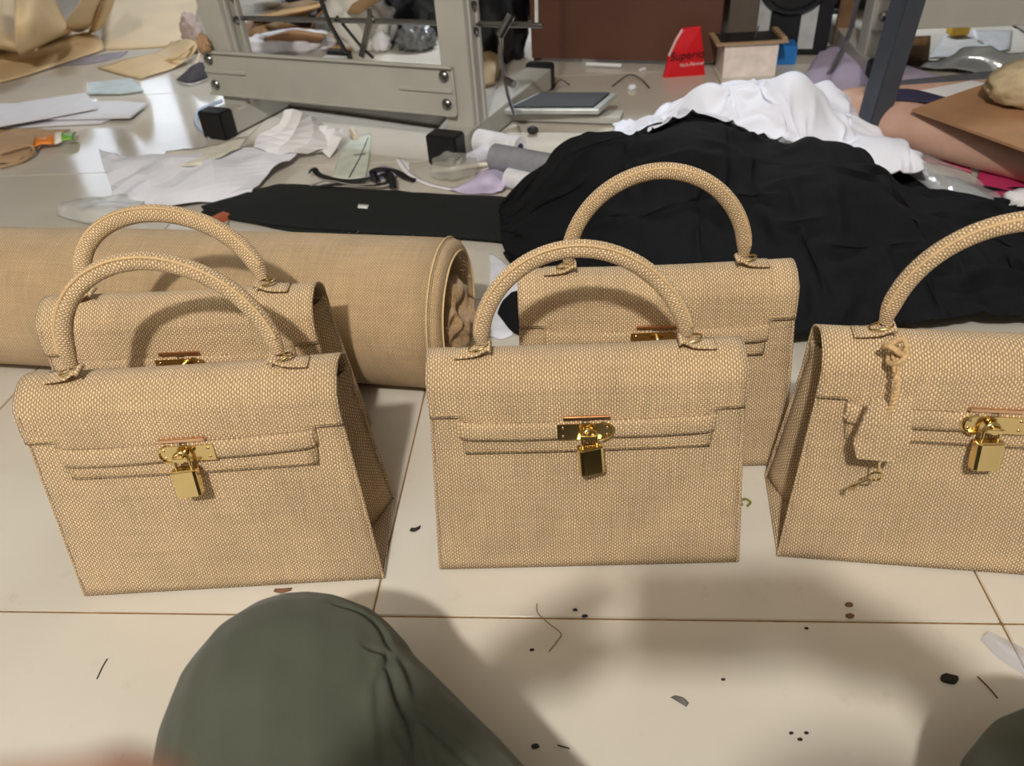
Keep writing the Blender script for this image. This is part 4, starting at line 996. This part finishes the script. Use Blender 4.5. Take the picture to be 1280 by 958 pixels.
thread('hose_piece', [(262, 172, .004), (246, 156, .004), (248, 140, .006), (262, 132, .01), (278, 126, .02)], .005, mat('pale_blue_cord', (176, 190, 214), .5), 'pale blue hose piece curling beside the left rubber foot', 'hose', n=8)
scrap('clear_film', [[(330, 128, .003), (352, 150, .003)], [(325, 100, .06), (345, 130, .05)], [(336, 92, .075), (356, 126, .06)]], mat('smoky_film', (196, 194, 184), .15, 0, .05, alpha=.35), 'smoky clear film hanging in front of the stand plate', 'film', thick=.0006) if False else None
# between the stand and the black length
pat = scrap('pattern_paper', [[(415, 222, .003), (440, 226, .003), (456, 226, .003)], [(424, 196, .004), (446, 196, .004), (462, 196, .004)], [(440, 172, .003), (455, 168, .003), (464, 166, .003)]], mat('pattern_green', (206, 212, 200), .6), 'pale green cutting pattern with drawn lines on the floor', 'paper')
for pts in ([(436, 222, .006), (450, 196, .006), (460, 172, .006)], [(442, 194, .006), (457, 192, .006)]):
    t_ = thread('drawn_line', pts, .0012, mat('pencil', (110, 112, 112), .7)); t_.parent = pat; t_.location = t_.location-pat.location
thread('paper_tube', [(440, 163, .008), (445, 172, .008)], .008, mat('tube_card', (214, 202, 176), .6), 'tiny cardboard tube under the stand plate', 'tube')
RIB = mat('black_ribbon', (14, 14, 16), .6)
def ribbon(name, pts, w, m, label, cat='ribbon', n=7):
    P = cr([G(*p) for p in pts], n); T = np.gradient(P, axis=0); T[:, 2] = 0; T /= np.linalg.norm(T, axis=1)[:, None]+1e-9
    S_ = np.stack([-T[:, 1], T[:, 0], 0*T[:, 0]], 1)*w/2; c = P.mean(0); c[2] = 0
    o = MB().grid(np.stack([P-S_-c, P+S_-c], 1)).build(name, m, solid=.0015, angle=0); o.location = c; return tag(o, label, cat)
ribbon('black_ribbon', [(470, 226, .010), (466, 214, .024), (478, 211, .026), (494, 214, .016), (508, 222, .008), (519, 226, .003)], .016, RIB, 'wide black ribbon ending in a slanted tip')
ribbon('black_ribbon', [(386, 216, .012), (392, 211, .020), (400, 219, .012), (430, 226, .010), (462, 223, .010), (486, 217, .020), (492, 236, .020)], .014, RIB, 'long looped black ribbon along the edge of the black fabric')
ribbon('black_ribbon', [(400, 233, .014), (430, 230, .016), (470, 231, .016), (486, 226, .02), (478, 216, .016)], .012, RIB, 'black ribbon lying on the edge of the flat black fabric')
blob('thread_bits', tuple(G(480, 222, .0)), (.03, .02, .012), mat('lilac_grey', (176, 170, 196), .6), 'lilac grey scrap caught inside the looped ribbon', 'scrap', .5, 4, 44, sub=3)
thread('grey_string', [(388, 232, .018), (410, 226, .02), (440, 231, .02), (470, 230, .02)], .0016, mat('grey_string', (150, 146, 140), .8), 'thin grey string across the ribbon', 'string')
ribbon('white_tape', [(497, 198, .004), (510, 216, .003), (530, 228, .003), (556, 235, .003), (575, 237, .003)], .012, PAPER, 'white tape strip running from the ribbon to the lilac cloth', 'tape')
scrap('paper_bit', [[(498, 208, .002), (512, 212, .002)], [(502, 198, .004), (512, 204, .003)]], PAPER, 'small folded white paper beside the ribbon tip', 'paper')
# rolls and scraps by the black heap
def roll(name, a, b, r, m, label, inner=None):
    A_ = G(*a); B_ = G(*b); c = (A_+B_)/2; c[2] = 0
    e = empty(name, c, 0, label, 'fabric roll')
    MB().tube([A_-c, B_-c], r, 24).build('wrap', m, e)
    d = (B_-A_)/np.linalg.norm(B_-A_)
    for s_, p in ((-1, A_), (1, B_)):
        MB().tube([p-c+d*s_*.0006, p-c+d*s_*.0012], r*.45, 16).build('core', inner or m, e)
    return e
GREYR = mat('grey_felt', (140, 142, 150), .9, 0, .1, 60); WR = mat('white_roll', (232, 232, 240), .6); DK = mat('dark_core', (70, 72, 78), .8)
roll('grey_felt_roll', (618, 196, .048), (700, 212, .048), .027, GREYR, 'grey felt roll pointing out from the black heap', DK)
roll('white_paper_roll', (636, 222, .022), (690, 236, .022), .021, WR, 'white paper roll under the grey felt roll', DK)
roll('white_paper_roll', (598, 176, .03), (650, 186, .03), .026, WR, 'big white roll behind the grey felt roll', mat('navy_core', (40, 40, 70), .7))
roll('white_paper_roll', (590, 200, .018), (614, 188, .018), .017, mat('lilac_white', (222, 220, 234), .6), 'short lilac-white roll left of the grey felt roll')
scrap('lilac_tissue', [[(562, 240, .003), (600, 243, .003), (628, 242, .003)], [(585, 228, .02), (610, 226, .03), (632, 232, .012)], [(606, 212, .02), (618, 208, .03), (630, 216, .02)]], mat('lilac_tissue', (206, 196, 226), .6), 'crumpled lilac tissue in front of the rolls', 'tissue', rough=.010, rscale=22)
scrap('white_offcut', [[(634, 245, .004), (650, 248, .005), (668, 250, .006)], [(648, 232, .008), (664, 236, .01), (680, 240, .012)]], PAPER, 'white paper corner under the edge of the black heap', 'paper')
scrap('dark_offcut', [[(598, 176, .004), (630, 172, .004), (645, 178, .004)], [(600, 168, .006), (630, 166, .006), (642, 172, .006)]], mat('navy_felt', (36, 38, 62), .8), 'dark navy scrap behind the big white roll', 'scrap')
scrap('clear_wrap', [[(538, 222, .003), (570, 228, .003), (600, 218, .003)], [(540, 206, .02), (565, 208, .035), (598, 206, .02)], [(544, 190, .01), (560, 188, .03), (590, 194, .01)]], mat('clear_wrap', (216, 214, 206), .08, 0, .02, 10, .5, 40, alpha=.32), 'clear crinkled plastic wrap beside the right rubber foot', 'plastic', thick=.0006, rough=.014, rscale=26)
thread('white_rope', [(541, 214, .012), (562, 212, .016), (584, 208, .014), (612, 205, .012)], .0045, mat('rope_white', (226, 220, 204), .8), 'thin white rope lying on the clear plastic wrap', 'rope')
thread('white_rope', [(572, 206, .01), (577, 192, .02), (582, 178, .03)], .005, mat('rope_white', (226, 220, 204)), 'short white rope end standing beside the right rubber foot', 'rope')
# paper by the roll's end
scrap('paper_disc', [[(612, 420, .002), (626, 424, .002), (640, 420, .002)], [(612, 370, .002), (636, 372, .002), (652, 376, .002)], [(612, 330, .002), (630, 332, .002), (646, 346, .002)], [(611, 318, .002), (616, 318, .002), (622, 322, .002)]], mat('bluish_paper', (226, 228, 238), .6), 'white paper offcut on the floor beside the roll end', 'paper')
scrap('black_offcut', [[(622, 392, .004), (640, 414, .005), (658, 420, .006)], [(628, 378, .006), (648, 388, .01), (664, 396, .012)], [(640, 366, .004), (654, 364, .008), (668, 372, .012)]], BLACKCLOTH, 'little black cloth corner lying over the white paper', 'cloth', thick=.003)
o = MB().box((-.02, -.012, 0), (.02, .012, .014), None, .002).build('orange_block', mat('brick_orange', (178, 98, 62), .7)); o.location = G(276, 278, 0); o.rotation_euler.z = .9; tag(o, 'small orange-brown wooden bit beside the black offcut', 'block')
scrap('beige_card', [[(250, 282, .002), (270, 286, .002), (285, 284, .002)], [(255, 268, .002), (272, 266, .002), (288, 266, .002)]], mat('beige_card', (170, 162, 146), .7), 'greyish beige card under the black fabric offcut', 'card')

# ================================================================== PEOPLE
def capsule(bm, p0, r0, p1, r1, seg=20):
    p0, p1 = Vector(p0), Vector(p1); d = p1-p0
    L_ = d.length
    if L_ < 1e-6: d = Vector((0, 0, 1)); L_ = 1e-6
    q = d.to_track_quat('Z', 'Y').to_matrix().to_4x4()
    rings = []
    for a in np.linspace(-PI/2, 0, 6): rings.append((r0*math.cos(a), r0*math.sin(a)))
    for a in np.linspace(0, PI/2, 6): rings.append((r1*math.cos(a), L_+r1*math.sin(a)))
    vs = []
    for r, z in rings:
        r = max(r, 1e-4)
        vs.append([bm.verts.new(p0+q @ Vector((r*math.cos(2*PI*k/seg), r*math.sin(2*PI*k/seg), z))) for k in range(seg)])
    for a, b in zip(vs, vs[1:]):
        for k in range(seg): bm.faces.new((a[k], a[(k+1) % seg], b[(k+1) % seg], b[k]))
    bm.faces.new(vs[0][::-1]); bm.faces.new(vs[-1])
def flesh(name, caps, voxel, m, smooth=8, parent=None, post=None):
    """One continuous surface grown round tapered limbs."""
    bm = bmesh.new()
    for c in caps: capsule(bm, *c)
    me = bpy.data.meshes.new(name+'_cage'); bm.to_mesh(me); bm.free()
    t = bpy.data.objects.new(name+'_cage', me); C.objects.link(t)
    md = t.modifiers.new('r', 'REMESH'); md.mode = 'VOXEL'; md.voxel_size = voxel
    sm = t.modifiers.new('s', 'SMOOTH'); sm.factor = .5; sm.iterations = smooth
    bpy.context.view_layer.update()
    out = bpy.data.meshes.new_from_object(t.evaluated_get(bpy.context.evaluated_depsgraph_get()))
    C.objects.unlink(t); bpy.data.objects.remove(t); bpy.data.meshes.remove(me)
    out.name = name
    if post: post(out)
    for v in out.vertices:
        if v.co.z < .002: v.co.z = .002
    out.materials.clear(); out.materials.append(m)
    for p in out.polygons: p.use_smooth = True
    o = bpy.data.objects.new(name, out); C.objects.link(o)
    if parent is not None: o.parent = parent
    return o
SKIN = mat('skin', (226, 178, 154), .5, 0, .06, 30, sub=.15)
SKIN2 = mat('skin_tan', (196, 158, 140), .5, 0, .06, 30, sub=.1)
GREEN = mat('olive_trousers', (73, 77, 64), .85, 0, .10, 22, .12, 900, sheen=.1)
SHIRT = mat('dark_shirt', (30, 31, 34), .85); HAIR = mat('dark_hair', (22, 18, 16), .6)
def hand_caps(wrist, palm, fingers, r=.0085):
    cs = [(wrist, .024, palm[0], .022)]
    for p in palm[1:]: cs.append((palm[0], .02, p, .011))
    for f in fingers:
        n = len(f)
        for i in range(n-1): cs.append((f[i], r*(1-.06*i), f[i+1], r*(1-.06*(i+1))))
    return cs
cp = CAMPT
def T3(p): return tuple(float(v) for v in p)
HIP_L, HIP_R = (-.07, -.30, .115), (.11, -.30, .115)
KN_L, AN_L = (-.168, .294, .126), (.10, -.02, .06)
KN_R, AN_R = (.352, .188, .098), (.02, -.06, .055)
lw = T3(cp(-.125, -.065, -.045)); rw = T3(cp(.175, -.06, -.045))
LH = hand_caps(lw, [T3(cp(-.092, -.040, -.022)), T3(cp(-.066, -.018, .002)), T3(cp(-.066, -.034, .004)), T3(cp(-.072, -.052, .002)), T3(cp(-.082, -.066, -.004))],
    [[T3(cp(-.066, -.020, .002)), T3(cp(-.060, -.030, .030)), T3(cp(-.048, -.0342, .050)), T3(cp(-.030, -.0352, .060))],
     [T3(cp(-.066, -.034, .004)), T3(cp(-.056, -.046, .022)), T3(cp(-.042, -.050, .020)), T3(cp(-.030, -.048, .012))],
     [T3(cp(-.072, -.052, .002)), T3(cp(-.062, -.062, .018)), T3(cp(-.048, -.062, .014)), T3(cp(-.038, -.058, .006))],
     [T3(cp(-.082, -.066, -.004)), T3(cp(-.072, -.074, .010)), T3(cp(-.060, -.072, .006))],
     [T3(cp(-.088, -.028, -.030)), T3(cp(-.066, -.004, -.034)), T3(cp(-.044, .008, -.028))]])
RH = hand_caps(rw, [T3(cp(.148, -.036, -.022)), T3(cp(.126, -.012, .002)), T3(cp(.126, -.030, .004)), T3(cp(.132, -.048, .002)), T3(cp(.140, -.062, -.004))],
    [[T3(cp(.126, -.012, .002)), T3(cp(.114, -.012, .018)), T3(cp(.104, -.014, .010))],
     [T3(cp(.126, -.030, .004)), T3(cp(.114, -.030, .020)), T3(cp(.100, -.030, .010))],
     [T3(cp(.132, -.048, .002)), T3(cp(.118, -.048, .016)), T3(cp(.104, -.046, .008))],
     [T3(cp(.140, -.062, -.004)), T3(cp(.126, -.064, .008)), T3(cp(.114, -.060, .004))],
     [T3(cp(.144, -.024, -.030)), T3(cp(.122, -.002, -.034)), T3(cp(.100, .008, -.028))]])
EL, ER = (-.27, -.15, .36), (.31, -.15, .36)
SHL, SHR = (-.155, -.37, .51), (.195, -.37, .51)
head = (.02, -.34, .735)
caps = [((.02, -.34, .13), .12, (.02, -.375, .30), .105), ((.02, -.375, .30), .105, (.02, -.38, .45), .105),
        ((.02, -.38, .48), .06, SHL, .055), ((.02, -.38, .48), .06, SHR, .055), ((.02, -.375, .5), .052, (.02, -.36, .66), .05),
        (head, .082, (.02, -.335, .775), .088), ((.02, -.30, .69), .05, (.02, -.30, .70), .05), ((.02, -.262, .715), .012, (.02, -.250, .70), .012),
        ((-.065, -.34, .725), .014, (-.068, -.345, .745), .016), ((.105, -.34, .725), .014, (.108, -.345, .745), .016),
        (SHL, .05, EL, .04), (EL, .04, lw, .025), (SHR, .05, ER, .04), (ER, .04, rw, .025),
        (HIP_L, .085, KN_L, .062), (KN_L, .058, AN_L, .036), (HIP_R, .085, KN_R, .062), (KN_R, .058, AN_R, .036),
        (AN_L, .036, (.20, -.05, .036), .03), ((.20, -.05, .034), .032, (.27, -.02, .03), .02),
        (AN_R, .036, (-.08, -.10, .036), .03), ((-.08, -.10, .034), .032, (-.15, -.08, .03), .02)]+LH+RH
person = flesh('person', caps, .0042, SKIN, 3)
tag(person, 'seated photographer in dark olive green trousers, knee raised in front of the bags', 'person')
def folds(me):
    V = np.array([v.co[:] for v in me.vertices]); 
    bv = BVHTree.FromPolygons([Vector(v) for v in V], [tuple(p.vertices) for p in me.polygons])
    Nn = np.array([v.normal[:] for v in me.vertices])
    out = np.zeros(len(V))
    lines = [([(415, 752), (445, 764), (474, 786), (487, 812)], .0050, .0026), ([(484, 820), (490, 848), (503, 882), (515, 912), (524, 958), (530, 990)], .0070, .0028),
             ([(480, 830), (474, 852), (473, 880), (478, 920), (482, 970)], .0028, .0020),
             ([(512, 892), (540, 914), (565, 935), (592, 962)], .0034, .0022), ([(497, 918), (508, 938), (520, 965)], .0040, .0024),
             ([(455, 806), (470, 814), (484, 820)], .0030, .0022), ([(500, 826), (512, 850), (522, 884)], .0030, .0030)]
    for px, dep, w in lines:
        pts = []
        for x, y in cr(px, 10):
            d = Vector(ray(x, y)).normalized(); hit = bv.ray_cast(Vector((0, 0, CAM_H)), d)
            if hit[0] is not None: pts.append(hit[0][:])
        if len(pts) < 2: continue
        pts = np.array(pts)
        near = np.where((np.abs(V-pts.mean(0)) < .25).all(1))[0]
        D = np.sqrt(((V[near][:, None]-pts[None])**2).sum(-1)); dm = D.min(1); ii = D.argmin(1)
        fade = np.sin(PI*np.clip((ii+.6)/(len(pts)), 0, 1))**.35
        out[near] += fade*(-dep*np.exp(-(dm/w)**2)+.30*dep*np.exp(-((dm-2.6*w)/(1.6*w))**2))
    for i, v in enumerate(me.vertices):
        q = Vector(V[i])
        wr_ = .0022*noise.noise(q*14)+.0009*noise.noise(q*38)
        v.co = v.co+Vector(Nn[i])*(out[i]+wr_)
flesh('trousers', [((.02, -.33, .14), .15, (.02, -.35, .20), .14), (HIP_L, .112, KN_L, .093), (KN_L, .089, (-.033, .155, .10), .085), ((-.033, .155, .10), .085, (.07, .0, .065), .058),
                   (HIP_R, .112, KN_R, .088), (KN_R, .084, (.22, .05, .078), .075), ((.22, .05, .078), .075, (.06, -.04, .065), .058)], .0028, GREEN, 14, person, folds)
flesh('shirt', [((.02, -.34, .20), .155, (.02, -.385, .34), .135), ((.02, -.385, .34), .135, (.02, -.385, .44), .125), ((-.06, -.385, .44), .10, SHL, .075), ((.10, -.385, .44), .10, SHR, .075),
                (SHL, .07, ((SHL[0]+EL[0])/2, (SHL[1]+EL[1])/2, (SHL[2]+EL[2])/2), .062), (SHR, .07, ((SHR[0]+ER[0])/2, (SHR[1]+ER[1])/2, (SHR[2]+ER[2])/2), .062)], .008, SHIRT, 6, person)
flesh('hair', [((.02, -.37, .755), .088, (.02, -.345, .80), .086), ((.02, -.39, .70), .06, (.02, -.39, .74), .07)], .006, HAIR, 4, person)
ph = empty('smartphone', CAMPT(.045, -.022, -.012), 0, 'dark smartphone held in both hands by the photographer', 'phone')
MpR = Matrix(((RT[0], UP[0], -FW[0], 0), (RT[1], UP[1], -FW[1], 0), (RT[2], UP[2], -FW[2], 0), (0, 0, 0, 1)))
MB().box((-.072, -.036, -.004), (.072, .036, .004), MpR, .003).build('case', mat('phone_black', (20, 20, 24), .3), ph)
MB().box((-.068, -.033, .0041), (.068, .033, .0046), MpR).build('screen', mat('phone_glass', (12, 12, 14), .08), ph, smooth=False)

# the other person: bare lower leg, board on the lap; sits beyond the right edge
K2 = G(1062, 140, .052); A2 = G(1312, 214, .036); H2 = np.array([1.52, 1.70, .060])
d2 = (A2-K2); m2 = K2+d2*.38; m2[2] = .054
f2 = A2+d2/np.linalg.norm(d2)*.10+np.array([.05, .02, 0]); f2[2] = .03; t2 = f2+np.array([.10, .03, -.008])
K3 = np.array([1.95, 1.36, .10]); A3 = np.array([1.50, 1.38, .05])
caps2 = [(T3(K2), .046, T3(m2), .046), (T3(m2), .046, T3(A2), .030), (T3(A2), .031, T3(f2), .030), (T3(f2), .034, T3(t2), .022),
         (T3(K2), .050, T3(H2+np.array([-.1, -.02, -.008])), .048), ((1.76, 1.70, .12), .085, T3(K3), .062), (T3(K3), .056, T3(A3), .034), (T3(A3), .034, (1.42, 1.48, .035), .03),
         ((1.67, 1.80, .12), .12, (1.69, 1.84, .42), .11), ((1.69, 1.84, .45), .06, (1.54, 1.82, .49), .055), ((1.69, 1.84, .45), .06, (1.85, 1.80, .49), .055),
         ((1.69, 1.82, .5), .05, (1.68, 1.80, .62), .05), ((1.67, 1.78, .70), .085, (1.67, 1.79, .75), .088), ((1.655, 1.695, .70), .012, (1.653, 1.69, .685), .012),
         ((1.54, 1.82, .49), .05, (1.44, 1.68, .30), .04), ((1.44, 1.68, .30), .04, (1.60, 1.52, .24), .026), ((1.85, 1.80, .49), .05, (1.96, 1.66, .30), .04), ((1.96, 1.66, .30), .04, (1.80, 1.50, .24), .026)]
def simple_hand(w, d, side):
    w = np.array(w); d = np.array(d)/np.linalg.norm(d); s = np.array(side)
    pc_ = w+d*.05; c = [(T3(w), .024, T3(pc_), .024)]
    for k, l in zip((-1.5, -.5, .5, 1.5), (.055, .075, .07, .06)):
        kn_ = w+d*.085+s*k*.019; c.append((T3(pc_+s*k*.012), .014, T3(kn_), .011)); c.append((T3(kn_), .009, T3(kn_+d*l*.55+np.array([0, 0, -.008])), .0085)); c.append((T3(kn_+d*l*.55+np.array([0, 0, -.008])), .0085, T3(kn_+d*l*.9+np.array([0, 0, -.03])), .0075))
    c.append((T3(w+d*.03+s*.02), .012, T3(w+d*.06+s*.05), .0095)); c.append((T3(w+d*.06+s*.05), .0095, T3(w+d*.09+s*.055), .008))
    return c
caps2 += simple_hand((1.60, 1.52, .24), (.7, -.6, -.1), (.5, .6, 0))+simple_hand((1.80, 1.50, .24), (-.6, -.7, -.1), (-.6, .5, 0))
p2 = flesh('person', caps2, .0060, SKIN2, 5)
tag(p2, 'person at the right edge, only a bare bent lower leg showing under the brown board', 'person')
SHORT = mat('grey_shorts', (86, 86, 94), .9)
hk = K2+(H2-K2)*.08
flesh('shorts', [((1.67, 1.78, .13), .145, (1.68, 1.80, .19), .135), (T3(hk+np.array([0, .01, .0])), .051, T3(H2+np.array([-.02, 0, -.004])), .054), ((1.76, 1.70, .12), .10, (1.90, 1.48, .11), .085)], .007, SHORT, 6, p2)
flesh('shirt', [((1.67, 1.79, .22), .145, (1.69, 1.84, .40), .13), ((1.64, 1.84, .42), .09, (1.54, 1.82, .49), .07), ((1.74, 1.84, .42), .09, (1.85, 1.80, .49), .07), ((1.54, 1.82, .49), .066, (1.49, 1.75, .40), .058), ((1.85, 1.80, .49), .066, (1.90, 1.73, .40), .058)], .009, mat('blue_shirt', (70, 84, 110), .85), 6, p2)
flesh('hair', [((1.68, 1.81, .74), .088, (1.675, 1.80, .775), .084)], .008, HAIR, 4, p2)

# ================================================================== BITS ON THE TILES
DKB = mat('dark_bit', (34, 28, 24), .7); GRB = mat('grey_bit', (88, 86, 80), .6); BRB = mat('brown_bit', (120, 84, 56), .8)
def crumb(px, py, r, m, lab, seed, sx=1.5):
    return blob('crumb', at_floor(px, py), (r*sx, r, r*.5), m, lab, 'crumb', .5, 2.5, seed, 'crumbs on the front tiles', sub=2)
o = scrap('leaf_scrap', [[(838, 872, .001), (848, 878, .002), (858, 884, .001)], [(844, 870, .004), (854, 873, .005), (861, 879, .002)]], GRB, 'grey leaf-shaped scrap on the front tiles', 'scrap', thick=.001)
crumb(1186, 850, .0048, DKB, 'large black crumb on the tiles at the right', 51)
crumb(1061, 757, .0026, BRB, 'upper of two brown crumbs below the right bag', 52); crumb(1062, 771, .0028, BRB, 'lower of two brown crumbs below the right bag', 53)
for k, (px, py, r, lab) in enumerate(((719, 763, .0016, 'tiny dark crumb above the tile joint below the middle bag'), (731, 771, .0019, 'tiny dark crumb on the tile joint below the middle bag'),
    (904, 850, .0013, 'single black speck right of the leaf scrap'), (665, 813, .0015, 'dark speck beside the loose brown thread'), (669, 934, .0022, 'dark crumb by the right side of the knee'),
    (989, 917, .0013, 'leftmost speck of the little cluster'), (1000, 925, .0014, 'lowest speck of the little cluster'), (1008, 917, .0013, 'rightmost speck of the little cluster'), (1008, 786, .0013, 'speck under the tile joint below the right bag'),
    (476, 781, .002, 'crumb at the knee beside the tile joint'))):
    crumb(px, py, r, DKB, lab, 60+k)
scrap('dark_leaf', [[(512, 664, .001), (518, 665, .001), (525, 661, .001)], [(514, 660, .002), (519, 660, .003), (526, 657, .001)]], DKB, 'tiny black curved scrap between the left and middle bags', 'scrap', thick=.001, n=3)
scrap('twig_bit', [[(342, 740, .001), (352, 742, .001), (364, 738, .001)], [(344, 736, .003), (354, 736, .003), (365, 735, .001)]], BRB, 'small brown flake at the foot of the left bag', 'scrap', thick=.001, n=3)
thread('loose_thread', [(671, 755, .001), (672, 766, .0015), (684, 778, .0015), (701, 792, .0015), (696, 802, .0012), (686, 815, .001)], .0005, mat('brown_thread', (150, 116, 76), .8), 'loose brown thread curled on the tiles below the middle bag', 'thread')
thread('dark_fibre', [(134, 824, .001), (128, 834, .001), (121, 849, .001)], .0005, DKB, 'short dark fibre on the tiles left of the knee', 'fibre')
thread('dark_fibre', [(154, 944, .001), (150, 951, .001)], .0006, DKB, 'very short dark fibre at the lower left', 'fibre')
thread('dark_fibre', [(1222, 846, .001), (1236, 860, .001), (1247, 873, .001)], .0007, BRB, 'thin brown fibre below the clear tube scrap', 'fibre')
thread('dark_fibre', [(697, 932, .001), (712, 936, .001)], .0006, DKB, 'short dark fibre right of the knee', 'fibre')
thread('green_twist', [(928, 632, .002), (926, 626, .004), (932, 624, .004), (938, 628, .003), (934, 633, .002)], .0014, mat('olive_twist', (120, 122, 60), .6), 'small olive green twist of thread beside the middle bag', 'thread')
scrap('clear_tube_scrap', [[(1226, 800, .001), (1250, 824, .001), (1300, 856, .001)], [(1236, 790, .010), (1262, 812, .012), (1310, 838, .010)], [(1246, 794, .002), (1270, 806, .002), (1312, 826, .002)]], mat('clear_tube', (214, 220, 240), .06, 0, .02, alpha=.2), 'curled piece of clear plastic on the tiles at the right edge', 'plastic', thick=.0006)
